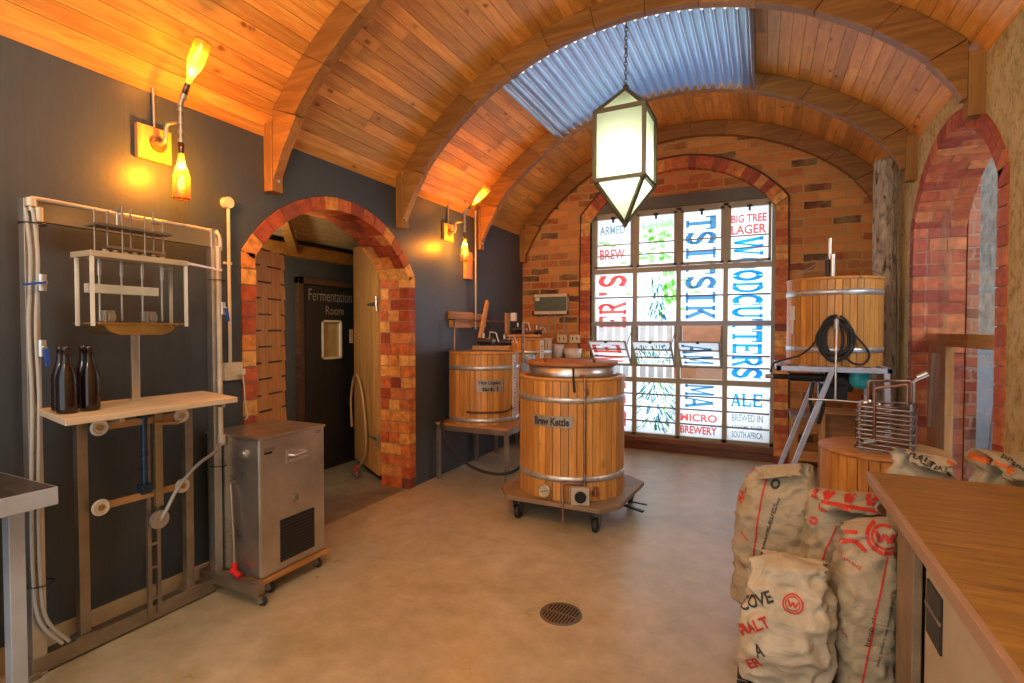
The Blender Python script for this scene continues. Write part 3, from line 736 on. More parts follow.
m = MB(); z = 3.285; k = 0
while z < 3.735:
    pts = [];
    for i in range(12):
        a = 2 * PI * i / 12; h = .011 * math.cos(a); v = .02 * math.sin(a)
        pts.append((lc.x + (h if k % 2 else 0), lc.y + (0 if k % 2 else h), z + v))
    m.tube(pts, .0035, 6, closed=True); z += .031; k += 1
m.build('chain', LANTF, lan)

# ================================================================= WALL LAMPS
BP = [(a * 1.18, b * 1.2) for a, b in [(.0, 0), (.012, 0), (.0125, .02), (.0115, .06), (.016, .09), (.031, .135), (.034, .15), (.034, .235), (.031, .245), (0, .247)]]
def make_lamp(y, zb, end, label):
    o = thing('bottle_wall_lamp', (XL, y, 2.4), label, 'lamp', 'beer bottle wall lamps')
    m = MB(); m.box(XL, XL + .03, y - .09, y + .085, zb - .09, zb + .09); m.build('backplate', BACKP, o, .004)
    m = MB(); m.cyl((XL + .03, y + .012, zb), (XL + .042, y + .012, zb), .04, 20); m.cyl((XL + .042, y + .012, zb), (XL + .055, y + .012, zb), .022, 16)
    for a in range(4): m.cyl((XL + .042, y + .012 + .03 * math.cos(a * PI / 2 + .7), zb + .03 * math.sin(a * PI / 2 + .7)), (XL + .047, y + .012 + .03 * math.cos(a * PI / 2 + .7), zb + .03 * math.sin(a * PI / 2 + .7)), .005, 6)
    m.build('pipe_flange', BRASS, o)
    X = XL + .2; yp = y + .03
    m = MB(); m.tube([(XL + .05, y + .012, zb), (XL + .085, y + .012, zb + .005), (XL + .10, y + .012, zb + .03), (XL + .10, y + .014, zb + .085), (XL + .115, y + .018, zb + .105), (X - .0, yp, zb + .105)], .011, 10)
    m.cyl((X, yp, zb - .005), (X, yp, zb + .19), .011, 12)
    for z in (0, .05, .095, .115, .16, .19): m.cyl((X, yp, zb + z - .009), (X, yp, zb + z + .009), .0155, 12)
    s = V((X, yp, zb + .19)); e = V(end); d = (e - s).normalized()
    m.cyl(s, s + d * .07, .011, 10); m.cyl(s + d * .03, s + d * .06, .017, 10)
    m.build('pipe_work', PIPEG, o)
    s2 = s + d * .06
    def bottle(nm, c, dd, mat):
        b = MB(); b.lathe(BP, c, 24, dd); bo = b.build(nm, mat, o)
        k = MB(); k.lathe([(0, 0), (.0145, .0), (.0145, .055), (.013, .06)], V(c) - V(dd) * .002, 14, dd); k.build('neck_collar', BLACK, bo)
        k = MB(); k.torus(V(c) + V(dd) * .292, .037, .0045, dd, 24, 6); k.build('base_rim', RIMM, bo)
        f = MB(); f.lathe([(0, .17), (.010, .175), (.017, .20), (.014, .235), (0, .245)], c, 14, dd); f.build('bulb', FIL, bo)
    bottle('lower_bottle', (X, yp, zb - .01), (0, 0, -1), AMBERC)
    bottle('upper_bottle', s2, d, AMBER)
    for c, e_ in (((X, yp, zb - .135), 30.0), (tuple(s2 + d * .125), 7.0)):
        L = bpy.data.lights.new('bottle_light', 'POINT'); L.energy = e_; L.color = (1.0, .56, .13); L.shadow_soft_size = .012
        lo = bpy.data.objects.new('bottle_light', L); lo.location = V(c); col.objects.link(lo)
    return o
RIMM = plain('brown_glass_rim', (.30, .10, .05), .2)
BACKP = wood('orange_backplate', (.60, .22, .05), (.80, .38, .12), 'z', 1, 0, .5, 0)
make_lamp(1.70, 2.495, (-2.65, 1.78, 3.03), 'amber bottle wall lamp on a wooden plate above the bottling machine')
make_lamp(4.60, 2.51, (-2.55, 4.70, 2.94), 'amber bottle wall lamp on a wooden plate right of the doorway arch, above the tanks')

# ================================================================= CONDUITS AND SOCKETS
def sgl(build, name, mat, loc, label, cat, group=None, bevel=0):
    m = MB(); build(m); return sole(m, name, mat, loc, label, cat, group, bevel)
o = thing('electrical_conduit', (XL, 2.125, 1.28), 'ivory conduit pipe with round box running down left of the doorway arch', 'conduit')
m = MB(); m.cyl((XL + .02, 2.125, 1.28), (XL + .02, 2.125, 2.25), .010, 10); m.build('pipe', IVORY, o)
m = MB(); m.cyl((XL, 2.118, 2.275), (XL + .04, 2.118, 2.275), .034, 20); m.build('junction_box', IVORY, o, .004)
m = MB(); m.box(XL, XL + .015, 2.10, 2.15, 1.90, 1.915); m.build('clip', IVORY, o)
o = thing('wall_socket', (XL, 2.145, 1.19), 'white double socket on the dark wall above the steel chiller, plug and cable in it', 'socket')
m = MB(); m.box(XL, XL + .03, 2.085, 2.205, 1.185, 1.295); m.build('socket_plate', IVORY, o, .005)
m = MB(); m.box(XL + .03, XL + .07, 2.16, 2.195, 1.215, 1.255); m.build('plug', WHITE, o, .005)
m = MB(); m.tube([(XL + .06, 2.18, 1.215), (XL + .065, 2.185, 1.14), (XL + .05, 2.20, 1.05), (XL + .06, 2.21, .95), (XL + .05, 2.2, .93)], .005, 8); m.build('cable', IVORY, o)
sgl(lambda m: m.cyl((XL + .012, 1.705, 2.585), (XL + .012, 1.70, 2.80), .008, 8), 'lamp_conduit', PIPEG, (XL, 1.7, 2.58), 'thin grey conduit rising from the near bottle lamp to the ceiling', 'conduit')
sgl(lambda m: m.cyl((XL + .012, 4.61, 2.60), (XL + .012, 4.61, 2.80), .008, 8), 'lamp_conduit', PIPEG, (XL, 4.6, 2.6), 'thin grey conduit rising from the far bottle lamp to the ceiling', 'conduit')

# ================================================================= DOORWAY, DOORS
dr = thing('door_1', (-4.25, 4.2, 0), 'black chalkboard door with a small glazed window at the end of the passage', 'door'); del dr['category']; struct(dr)
m = MB(); y0, y1 = 3.83, 4.60
m.box(-4.25, -4.21, y0, 4.075, 0, 1.96); m.box(-4.25, -4.21, 4.36, y1, 0, 1.96); m.box(-4.25, -4.21, 4.075, 4.36, 0, 1.18); m.box(-4.25, -4.21, 4.075, 4.36, 1.60, 1.96)
m.build('door_panel', DOORB, dr, .004)
m = MB(); m.box(-4.25, -4.19, 3.76, 3.825, 0, 2.03); m.box(-4.25, -4.19, 4.605, 4.67, 0, 2.03); m.box(-4.25, -4.19, 3.76, 4.67, 1.965, 2.03); m.build('door_frame', DARKW, dr, .003)
m = MB(); 
for a in ((4.075, 4.095, 1.18, 1.60), (4.34, 4.36, 1.18, 1.60), (4.075, 4.36, 1.18, 1.20), (4.075, 4.36, 1.58, 1.60)): m.box(-4.24, -4.20, *a)
m.build('viewing_frame', WHITE, dr)
m = MB(); m.box(-4.235, -4.23, 4.09, 4.345, 1.195, 1.585); m.build('viewing_pane', plain('viewing_glass', (.42, .34, .17), .1), dr)
m = MB(); fn = lambda y_, z_: (lambda a, b: (-4.205, y_ + a, z_ + b))
T(m, 'Fermentation', .62, .12, fn(3.90, 1.80), -.01); T(m, 'Room', .26, .09, fn(4.13, 1.66), -.01); m.build('chalk_writing', CHALK, dr, fixn=False)
# open arched leaf on the right
H = V((-3.37, 3.97, 0)); Dv = V((-.80, .50, 0)).normalized(); Nn = V((Dv.y, -Dv.x, 0))
d2 = thing('door_2', H, 'open pine door leaf with arched top, iron hinges on the right', 'door'); del d2['category']; struct(d2)
Wd = .84
for i in range(6):
    m = MB(); a = i * Wd / 6; b = (i + 1) * Wd / 6 - .003
    zt = lambda q: 2.02 + .38 * math.sqrt(max(1 - (1 - q / Wd) ** 2, 0))
    m.prism([(a, .07), (b, .07), (b, zt(b)), ((a + b) / 2, zt((a + b) / 2)), (a, zt(a))], H, Dv, (0, 0, 1), Nn, .035); m.build('door_board', WOODZ, d2, .002)
m = MB()
for z in (1.75, .42):
    m.prism([(0, z - .02), (.02, z - .02), (.30, z - .012), (.32, z), (.30, z + .012), (.02, z + .02), (0, z + .02)], H - Nn * .006, Dv, (0, 0, 1), Nn, .006)
    m.cyl(H + V((0, 0, z - .07)) - Nn * .008, H + V((0, 0, z + .07)) - Nn * .008, .012, 10)
m.build('strap_hinge', STEEL, d2)
m = MB(); q = H + Dv * .83 - Nn * .03; m.box(-.01, .01, -.02, .02, 1.35, 1.5, Matrix.Translation(q)); m.build('pull_handle', STEEL, d2)
# other leaf on the left, seen almost edge on, with rough cut slots
H2 = V((-3.36, 2.33, 0)); D2 = V((-.24, .72, 0)); L2 = D2.length; D2.normalize(); N2 = V((D2.y, -D2.x, 0))
d3 = thing('door_3', H2, 'open pine leaf with rows of short dark slots on the left of the passage', 'door'); del d3['category']; struct(d3)
m = MB(); 
nsl = 16
edge = []
for i in range(nsl):
    z0 = .12 + i * .125; j = .010 * (i % 2) + rnd.uniform(-.004, .004); edge += [(L2 + j, z0), (L2 - .014 + j, z0 + .12)]
m.prism([(0, .12)] + edge + [(0, 2.12)], H2, D2, (0, 0, 1), N2, .03)
m.build('door_board', WOODZ, d3)
m = MB()
for i in range(nsl):
    z0 = .12 + i * .125
    for a in ((.40, .56), (.70, .76)) if i % 2 else ((.34, .42), (.52, .70)):
        m.prism([(a[0], z0 + .115), (a[1], z0 + .115), (a[1], z0 + .128), (a[0], z0 + .128)], H2 + N2 * -.004, D2, (0, 0, 1), N2, .04)
m.build('slot', DARKW, d3)
# passage beams
for k, (p, q, lab) in enumerate((((-3.33, 2.78, 2.52), (-4.2, 3.72, 2.28), 'dark timber joist slanting across the passage ceiling'), ((-3.45, 2.50, 2.22), (-3.62, 2.72, 2.0), 'short dark timber brace at the left of the passage'))):
    m = MB(); m.bar(p, q, .08, .09); sole(m, 'timber_joist', BEAM, p, lab, 'joist', bevel=.004)
m = MB(); m.box(-4.25, -4.15, 1.3, 5.0, 2.22, 2.34); struct(m.build('trim_6', BEAM))
# hose hanging inside the doorway
def hose_thing(name, pts, r, mat, label, cat='hose', group=None):
    m = MB(); m.tube(smooth(pts), r, 8); return sole(m, name, mat, pts[0], label, cat, group)
def smooth(pts, n=8):
    pts = [V(p) for p in pts]; out = []
    for i in range(len(pts) - 1):
        p0 = pts[max(i - 1, 0)]; p1 = pts[i]; p2 = pts[i + 1]; p3 = pts[min(i + 2, len(pts) - 1)]
        for k in range(n):
            t = k / n; out.append(.5 * ((2 * p1) + (p2 - p0) * t + (2 * p0 - 5 * p1 + 4 * p2 - p3) * t * t + (3 * p1 - p0 - 3 * p2 + p3) * t ** 3))
    out.append(pts[-1]); return out
q = lambda a, z, off=.03: H + Dv * a - Nn * off + V((0, 0, z))
hose_thing('hanging_hose', [q(.83, .42), q(.86, .72), q(.74, .97), q(.60, 1.0), q(.44, .86), q(.34, .6), q(.30, .35), q(.36, .17), q(.50, .05, .06)], .013, plain('tan_hose', (.55, .36, .16), .4), 'tan hose looped over the open pine door leaf')
o = thing('hose_coupling', q(.30, .04, .12), 'steel hose coupling with a red tap lying at the foot of the pine door leaf', 'coupling')
m = MB(); c = q(.30, .03, .12); m.cyl(c, c + V((-.12, .05, 0)), .018, 10); m.cyl(c, c + V((.02, .0, .0)), .028, 10); m.build('coupling_body', STEEL, o)
m = MB(); m.cyl(c + V((-.02, 0, .01)), c + V((-.02, 0, .09)), .012, 8); m.build('tap', RED, o)

# ================================================================= BOTTLING MACHINE
FX = -2.80
bm_ = thing('bottling_machine', (FX, 1.52, 0), 'tall steel bottle filling frame with hoses and acrylic guard against the dark wall', 'bottling machine')
def part(name, mat, parent, fn_, bevel=0, label=None):
    m = MB(); fn_(m); return m.build(name, mat, parent, bevel, label)
part('post', STEEL, bm_, lambda m: m.box(FX - .05, FX, 1.08, 1.13, .0, 2.055), .003)
part('post', STEEL, bm_, lambda m: m.box(FX - .05, FX, 1.905, 1.95, .0, 2.07), .003)
part('top_rail', BRASSP if False else plain('tarnished_rail', (.50, .40, .24), .32, .75, .2, 4), bm_, lambda m: m.box(FX - .045, FX - .01, 1.13, 1.91, 1.965, 2.05), .002)
part('bottom_beam', STEELD, bm_, lambda m: (m.box(FX - .06, FX + .005, 1.075, 1.95, .012, .085), m.box(FX - .30 + .18, FX + .02, 1.06, 1.10, .0, .03)), .004)
part('cross_foot', STEELD, bm_, lambda m: m.box(FX - .12, -2.44, 1.885, 1.94, .055, .115), .004)
def caster(parent, x, y, ztop, r=.032, w=.02, ang=20, rm=RUBBER):
    f = MB(); f.cyl((x, y, ztop - .012), (x, y, ztop), .022, 14)
    M = Matrix.Translation((x, y, 0)) @ Matrix.Rotation(R(ang), 4, 'Z')
    for s in (-1, 1): f.prism([(-.02, ztop - .01), (.02, ztop - .01), (.03, r), (.012, r - .012), (-.004, r - .006)], M @ V((0, s * (w / 2 + .004), 0)), M.to_3x3() @ V((1, 0, 0)), (0, 0, 1), M.to_3x3() @ V((0, 1, 0)), .003 * s)
    fo = f.build('caster', STEELD, parent)
    k = MB(); c = M @ V((.016, 0, r)); d = M.to_3x3() @ V((0, 1, 0))
    k.lathe([(0, -w / 2), (r * .8, -w / 2), (r, -w / 2 + .004), (r, w / 2 - .004), (r * .8, w / 2), (0, w / 2)], c, 22, d); k.build('wheel', rm, fo)
    return fo
caster(bm_, -2.45, 1.915, .055, .026)
for y in (1.255, 1.745):
    part('upright', STEELD, bm_, lambda m: (m.box(FX - .045, FX - .005, y, y + .042, .085, 1.15), m.box(FX - .055, FX + .01, y - .02, y + .06, .082, .095)), .002)
# central slide: two rails
part('slide_rail', STEELD, bm_, lambda m: (m.box(FX, FX + .02, 1.535, 1.553, .04, 1.13), m.box(FX, FX + .02, 1.580, 1.598, .04, .60), *[m.box(FX + .004, FX + .016, 1.55, 1.585, z, z + .014) for z in (.12, .28, .40)]), .001)
part('slide_post', plain('brassy_slide', (.42, .32, .18), .35, .7), bm_, lambda m: m.box(FX + .02, FX + .045, 1.565, 1.60, .60, 1.13), .002)
part('air_cylinder', plain('dark_blue_cylinder', (.03, .07, .14), .3, .5), bm_, lambda m: (m.cyl((FX + .02, 1.525, .70), (FX + .02, 1.525, 1.12), .014, 12), m.box(FX, FX + .04, 1.50, 1.55, .68, .73), m.box(FX, FX + .04, 1.50, 1.55, 1.06, 1.10)))
part('handle_bar', BRASS, bm_, lambda m: m.cyl((FX + .06, 1.55, 1.03), (FX + .06, 1.67, 1.015), .010, 10))
for z in (1.045, .672):
    l = part('roller_arm', plain('wooden_arm_%d' % (z * 10), (.50, .30, .13), .5), bm_, lambda m: m.bar((FX + .02, 1.33, z), (FX + .02, 1.70, z - .003), .012, .034), .002)
    for y in (1.325, 1.702):
        w = part('guide_wheel', WHITE, bm_, lambda m: (m.torus((FX + .035, y, z), .031, .008, (1, 0, 0), 28, 8), m.cyl((FX + .03, y, z), (FX + .038, y, z), .029, 24)))
        part('wheel_hub', BRASS, w, lambda m: m.cyl((FX + .03, y, z), (FX + .046, y, z), .014, 14))
part('round_weight', plain('pale_disc', (.42, .40, .38), .4, .5), bm_, lambda m: (m.cyl((FX + .04, 1.575, .535), (FX + .055, 1.575, .535), .046, 28), m.cyl((FX + .055, 1.575, .535), (FX + .062, 1.575, .535), .012, 12)))
part('center_stem', STEEL, bm_, lambda m: (m.box(-2.70, -2.685, 1.425, 1.46, 1.16, 1.50), m.cyl((-2.685, 1.4425, 1.475), (-2.675, 1.4425, 1.475), .008, 10)), .002)
part('shelf', PALE, bm_, lambda m: m.prism([(-2.80, 1.11), (-2.36, 1.02), (-2.37, 1.74), (-2.795, 1.84)], (0, 0, 1.135), (1, 0, 0), (0, 1, 0), (0, 0, 1), .026), .003)
part('shelf_bracket', STEEL, bm_, lambda m: m.bar((-2.80, 1.275, 1.12), (-2.45, 1.26, 1.12), .02, .028), .002)
part('shelf_bracket', STEEL, bm_, lambda m: m.bar((-2.80, 1.765, 1.12), (-2.45, 1.72, 1.12), .02, .028), .002)
# guard box
gx0, gx1, gy0, gy1 = -2.67, -2.55, 1.205, 1.60
for ex in (gx0, gx1):
    for ey in (gy0, gy1): part('guard_edge', WHITE, bm_, lambda m: m.box(ex - .006, ex + .006, ey - .006, ey + .006, 1.515, 1.81))
g = part('guard_panel', ACRYL, bm_, lambda m: (m.box(gx1 - .003, gx1, gy0, gy1, 1.52, 1.80), m.box(gx0, gx1, gy0, gy0 + .003, 1.52, 1.80), m.box(gx0, gx1, gy1 - .003, gy1, 1.52, 1.80)))
part('top_plate', plain('pale_plate', (.62, .52, .38), .4, .3), bm_, lambda m: m.box(gx0 - .03, gx1 + .01, gy0 - .01, gy1 + .01, 1.81, 1.835), .002)
part('manifold', WHITE, bm_, lambda m: (m.box(gx0 + .01, gx0 + .04, gy0 + .02, gy1 - .08, 1.66, 1.70)), .002)
part('drip_tray', BRASS, bm_, lambda m: (m.prism([(1.24, 1.525), (1.56, 1.525), (1.53, 1.49), (1.49, 1.475), (1.31, 1.475), (1.27, 1.49)], (-2.72, 0, 0), (0, 1, 0), (0, 0, 1), (1, 0, 0), .17), m.box(-2.74, -2.54, 1.22, 1.58, 1.522, 1.53)), .002)
for i in range(4):
    y = 1.275 + i * .088
    part('filler_tube', STEEL, bm_, lambda m: (m.cyl((-2.64, y, 1.54), (-2.64, y, 1.81), .0045, 8), m.cyl((-2.64, y, 1.74), (-2.64, y, 1.80), .008, 8)))
for y in (1.30, 1.475):
    part('bottle_rest', STEEL, bm_, lambda m: (m.box(-2.67, -2.61, y - .02, y + .02, 1.53, 1.585), m.box(-2.60, -2.59, y - .015, y + .015, 1.54, 1.57)), .003)
# lifting head above the guard
part('head_plate', STEELD, bm_, lambda m: (m.box(-2.70, -2.60, 1.25, 1.57, 1.955, 1.967), m.box(-2.68, -2.62, 1.30, 1.55, 1.862, 1.875)), .001)
for y in (1.265, 1.315, 1.36, 1.41, 1.455, 1.51, 1.555):
    h = 2.03 if int(y * 1000) % 2 else 2.06
    part('threaded_rod', STEELD, bm_, lambda m: (m.cyl((-2.65 + (.03 if y in (1.36, 1.455) else 0), y, 1.83), (-2.65 + (.03 if y in (1.36, 1.455) else 0), y, h), .0045, 8), m.cyl((-2.65, y, 1.967), (-2.65, y, 1.977), .009, 6)))
part('head_handle', STEEL, bm_, lambda m: (m.box(-2.66, -2.64, 1.335, 1.375, 2.035, 2.045), m.cyl((-2.65, 1.355, 1.967), (-2.65, 1.355, 2.035), .006, 8), m.box(-2.66, -2.64, 1.50, 1.54, 2.01, 2.02)))
part('hose_manifold', plain('fitting_bundle', (.40, .34, .22), .5, .3), bm_, lambda m: [m.lathe([(0, -.012), (.010, -.010), (.012, 0), (.010, .010), (0, .012)], (-2.64, 1.30 + .04 * i, 1.848 + .006 * (i % 2)), 10, (0, 1, .1 * (i % 3 - 1))) for i in range(7)])
part('drive_arm', STEEL, bm_, lambda m: m.bar((-2.60, 1.58, 1.835), (-2.76, 1.93, 1.835), .02, .012))
# hoses up the left post
for k, (dy, dx) in enumerate(((-.004, .012), (.018, .018))):
    part('clear_hose', TUBE, bm_, lambda m: m.tube(smooth([(FX + dx, 1.085 + dy, 2.01), (FX + dx + .01, 1.095 + dy, 1.8), (FX + dx, 1.088 + dy, 1.5), (FX + dx + .01, 1.09 + dy, 1.2), (FX + dx, 1.085 + dy, .8), (FX + dx, 1.085 + dy, .45), (FX + dx + .01, 1.10 + dy, .25), (FX + dx + .03, 1.17 + dy, .12)]), .0075, 10))
part('supply_pipe', plain('pale_pipe', (.66, .60, .48), .4, .2), bm_, lambda m: (m.tube(smooth([(FX + .012, 1.10, 2.0), (FX + .012, 1.105, 2.045), (FX + .005, 1.14, 2.058), (FX - .03, 1.45, 2.062), (FX - .03, 1.88, 2.062), (FX + .01, 1.94, 2.04), (FX + .012, 1.95, 1.95)]), .010, 10), m.cyl((FX + .012, 1.10, 2.02), (FX + .012, 1.10, 2.055), .018, 12), m.cyl((FX + .012, 1.125, 1.96), (FX + .012, 1.125, 2.02), .016, 12)))
part('return_pipe', plain('pale_pipe_b', (.66, .60, .48), .4, .2), bm_, lambda m: (m.cyl((FX + .014, 1.935, .90), (FX + .014, 1.935, 1.97), .014, 10), m.cyl((FX + .016, 1.94, .84), (FX + .016, 1.94, .90), .022, 12)))
def valve(y, z, ydir, hz, lab):
    b = part('ball_valve', STEEL, bm_, lambda m: (m.cyl((FX + .03, y, z - .035), (FX + .03, y, z + .035), .016, 12), m.cyl((FX + .03, y, z), (FX + .06, y, z), .009, 8)))
    part('valve_handle', BLUEP, b, lambda m: m.bar((FX + .062, y, z), (FX + .065, y + ydir, z + hz), .016, .010), .002, lab)
valve(1.125, 1.70, -.075, -.015, 'blue lever handle'); valve(1.12, 1.42, .005, -.075, 'blue lever handle'); valve(1.945, 1.62, .01, -.075, 'blue lever handle')
for y in (1.105, 1.935):
    for z in ((1.95, .40) if y < 1.5 else (1.78, .72)):
        part('cable_tie', BLACK, bm_, lambda m: m.torus((FX - .01, y + .008, z), .045, .003, (0, .0, 1), 24, 6))
part('drain_hose', TUBE, bm_, lambda m: m.tube(smooth([(FX + .02, 1.94, .86), (FX + .05, 1.88, .82), (FX + .07, 1.76, .77), (FX + .07, 1.66, .68), (FX + .06, 1.60, .57), (FX + .055, 1.575, .53)]), .009, 8))
o = thing('drip_hose', (FX + .1, 1.99, .12), 'thin grey hose with a red end tap beside the left foot of the steel chiller', 'hose')
m = MB(); m.tube(smooth([(-2.72, 1.945, .62), (-2.69, 1.93, .50), (-2.67, 1.925, .30), (-2.66, 1.92, .18)]), .007, 8); m.build('hose', PIPEG, o)
m = MB(); m.cyl((-2.66, 1.92, .19), (-2.66, 1.92, .15), .016, 10); m.cyl((-2.67, 1.91, .15), (-2.60, 1.91, .13), .016, 10); m.build('red_tap', RED, o)

# beer bottles on the shelf
BEERP = [(0, .004), (.026, 0), (.036, .004), (.037, .02), (.037, .135), (.034, .155), (.022, .195), (.0165, .215), (.0155, .25), (.018, .252), (.018, .268), (.015, .27), (.0125, .268), (.0125, .20), (.0, .19)]
bots = [(-2.53, 1.10, 'brown beer bottle on the filler shelf, front one of the left-hand pair'),
        (-2.64, 1.13, 'brown beer bottle on the filler shelf, rear one of the left-hand pair'),
        (-2.54, 1.185, 'brown beer bottle on the filler shelf, front one of the right-hand pair'),
        (-2.65, 1.215, 'brown beer bottle on the filler shelf, rear one of the right-hand pair')]
b0 = None
for x, y, lab in bots:
    if b0 is None:
        m = MB(); m.lathe([(r_ * .96, h) for r_, h in BEERP], (x, y, 1.162), 32); b0 = sole(m, 'beer_bottle', BOTTLE, (x, y, 1.162), lab, 'bottle', 'brown bottles on the filler shelf'); bx, by = x, y
    else: copy_tree(b0, (x - bx, y - by, 0), lab)

# small steel table in the left foreground
t_ = thing('steel_work_table', (-2.6, .95, 0), 'blue-grey steel table cut off at the left edge, dark worn top', 'table')
part('table_frame', BLUEST, t_, lambda m: (m.box(-2.98 + .02, -2.42, .995, 1.02, .832, .90), m.box(-2.445, -2.42, .35, 1.0, .832, .90)), .003)
part('table_top', plain('worn_dark_top', (.07, .06, .055), .4, .1, .8, 22), t_, lambda m: m.box(-2.95, -2.425, .35, 1.01, .895, .902))
part('leg', BLUEST, t_, lambda m: m.box(-2.635, -2.58, .93, .98, 0, .85), .003)
part('leg', BLUEST, t_, lambda m: m.box(-2.94, -2.89, .93, .98, 0, .85), .003)
part('leg', BLUEST, t_, lambda m: m.box(-2.50, -2.45, .38, .43, 0, .85), .003)

# ================================================================= CHILLER
cx0, cx1, cy0, cy1, cz0, cz1 = -2.95, -2.495, 1.958, 2.43, .105, .888
ch = thing('glycol_chiller', (-2.68, 2.13, 0), 'square stainless steel chiller cabinet with handle and black vent grille, left of the doorway', 'chiller')
part('cabinet_body', plain('chiller_steel', (.50, .47, .42), .30, .85, .25, 4), ch, lambda m: m.box(cx0, cx1, cy0, cy1, cz0, cz1), .012)
part('lid', plain('chiller_lid_steel', (.46, .40, .33), .35, .8, .25, 5), ch, lambda m: m.box(cx0 - .005, cx1 + .006, cy0 - .006, cy1 + .006, cz1 - .004, cz1 + .012), .004)
hd = part('handle', STEEL, ch, lambda m: (m.tube([(cx1 + .004, 2.155, .765), (cx1 + .035, 2.155, .765), (cx1 + .035, 2.265, .768), (cx1 + .004, 2.265, .768)], .007, 8), m.box(cx1, cx1 + .004, 2.14, 2.28, .72, .79), m.cyl((cx1 + .02, 2.145, .735), (cx1 + .02, 2.275, .737), .008, 8)))
part('handle_plate', STEEL, hd, lambda m: m.box(cx1, cx1 + .003, 2.135, 2.285, .715, .80))
part('badge', STEELD, ch, lambda m: (m.box(cx1, cx1 + .003, 1.985, 2.055, .815, .835), m.box(cx1, cx1 + .003, 2.36, 2.40, .855, .875)))
part('badge', BLACK, ch, lambda m: m.box(cx1, cx1 + .003, 1.99, 2.04, .80, .812))
gr = part('vent_grille', BLACK, ch, lambda m: m.box(cx1, cx1 + .004, 2.09, 2.34, .155, .40), .001)
part('grille_slat', plain('dark_slat', (.03, .03, .03), .5), gr, lambda m: [m.box(cx1 + .003, cx1 + .009, 2.095, 2.335, .165 + i * .019, .172 + i * .019) for i in range(12)])
part('round_knob', STEEL, ch, lambda m: (m.cyl((-2.62, cy0 - .001, .80), (-2.62, cy0 - .02, .80), .02, 16), m.cyl((-2.62, cy0, .80), (-2.62, cy0 - .006, .80), .03, 16)))
part('latch', STEELD, ch, lambda m: m.lathe([(0, 0), (.025, 0), (.02, .006), (0, .008)], (cx1, 2.20, .50), 16, (1, 0, 0)))
dl = thing('chiller_dolly', (-2.68, 2.13, 0), 'wooden dolly on small casters under the steel chiller', 'dolly')
part('dolly_board', WOODY, dl, lambda m: m.box(cx0 - .0, cx1 + .02, cy0 + .005, cy1 + .01, .08, .104), .003)
for x, y in ((-2.53, 2.03), (-2.53, 2.38), (-2.88, 2.03), (-2.88, 2.38)): caster(dl, x, y, .08, .028)

# ================================================================= STAVE TUBS
def staves(m, c, r, z0, z1, n, th=.028, rt=None, bulge=.0):
    for i in range(n):
        a0 = 2 * PI * i / n + .0022 / r; a1 = 2 * PI * (i + 1) / n - .0022 / r; j = rnd.uniform(-.0012, .0012)
        vs = []
        nz = 5
        for kz in range(nz):
            t = kz / (nz - 1); z = z0 + (z1 - z0) * t; ro = r + j + bulge * math.sin(PI * t)
            for a in (a0, (a0 + a1) / 2, a1): vs.append((c[0] + ro * math.cos(a), c[1] + ro * math.sin(a), z))
            for a in (a1, a0): vs.append((c[0] + (ro - th) * math.cos(a), c[1] + (ro - th) * math.sin(a), z))
        fs = []
        for kz in range(nz - 1):
            for q_ in range(5): fs.append((kz * 5 + q_, kz * 5 + (q_ + 1) % 5, kz * 5 + 5 + (q_ + 1) % 5, kz * 5 + 5 + q_))
        fs += [(4, 3, 2, 1, 0), tuple(range((nz - 1) * 5, nz * 5))]
        m.add(vs, fs)
def tubparts(o, c, r, z0, z1, n, hoops, inner=True, rim=True):
    m = MB(); staves(m, c, r, z0, z1, n); m.build('stave_wall', STAVE, o)
    m = MB(); m.cyl((*c, z0 + .005), (*c, z1 - .03), r - .03, 40); m.build('inner_vessel', DARKW, o)
    for hz in hoops:
        m = MB(); m.lathe([(r - .004, -.022), (r + .0045, -.022), (r + .0045, .022), (r - .004, .022)], (*c, hz), 64); m.v = m.v; m.build('hoop', GALV, o)
        # hoop lug
    if rim:
        m = MB(); m.lathe([(r - .055, 0), (r + .006, 0), (r + .006, .022), (r - .055, .022), (r - .055, 0)], (*c, z1 - .012), 56); m.build('rim', STAVE, o)
def nameplate(o, c, r, a, w, z, h, lines, ts):
    aw = w / r; m = MB(); n = 8; vs = []
    for i in range(n + 1):
        an = R(a) - aw / 2 + aw * i / n
        for rr in (r + .002, r + .008):
            for zz in (z - h / 2, z + h / 2): vs.append((c[0] + rr * math.cos(an), c[1] + rr * math.sin(an), zz))
    fs = []
    for i in range(n):
        b = i * 4; d = b + 4
        fs += [(b + 2, d + 2, d + 3, b + 3), (b, b + 1, d + 1, d), (b + 1, b + 3, d + 3, d + 1), (b, d, d + 2, b + 2)]
    fs += [(0, 2, 3, 1), (4 * n, 4 * n + 1, 4 * n + 3, 4 * n + 2)]
    m.add(vs, fs); pl = m.build('nameplate', PLATE, o)
    t = MB()
    for (txt, tw_, th_, dz) in lines:
        text_on(t, txt, tw_, th_, cylmap(c, r + .0095, R(a) - tw_ / 2 / r, z + dz - th_ / 2), .045, 1)
    t.build('plate_lettering', INKK, pl, fixn=False)
    s = MB()
    for sa in (-1, 1):
        an = R(a) + sa * (aw / 2 - .012 / r); s.lathe([(0, 0), (.005, 0), (.003, .002), (0, .003)], (c[0] + (r + .008) * math.cos(an), c[1] + (r + .008) * math.sin(an), z), 8, (math.cos(an), math.sin(an), 0))
    s.build('screw', STEEL, pl)
def cp(c, r, a, z): return V((c[0] + r * math.cos(R(a)), c[1] + r * math.sin(R(a)), z))
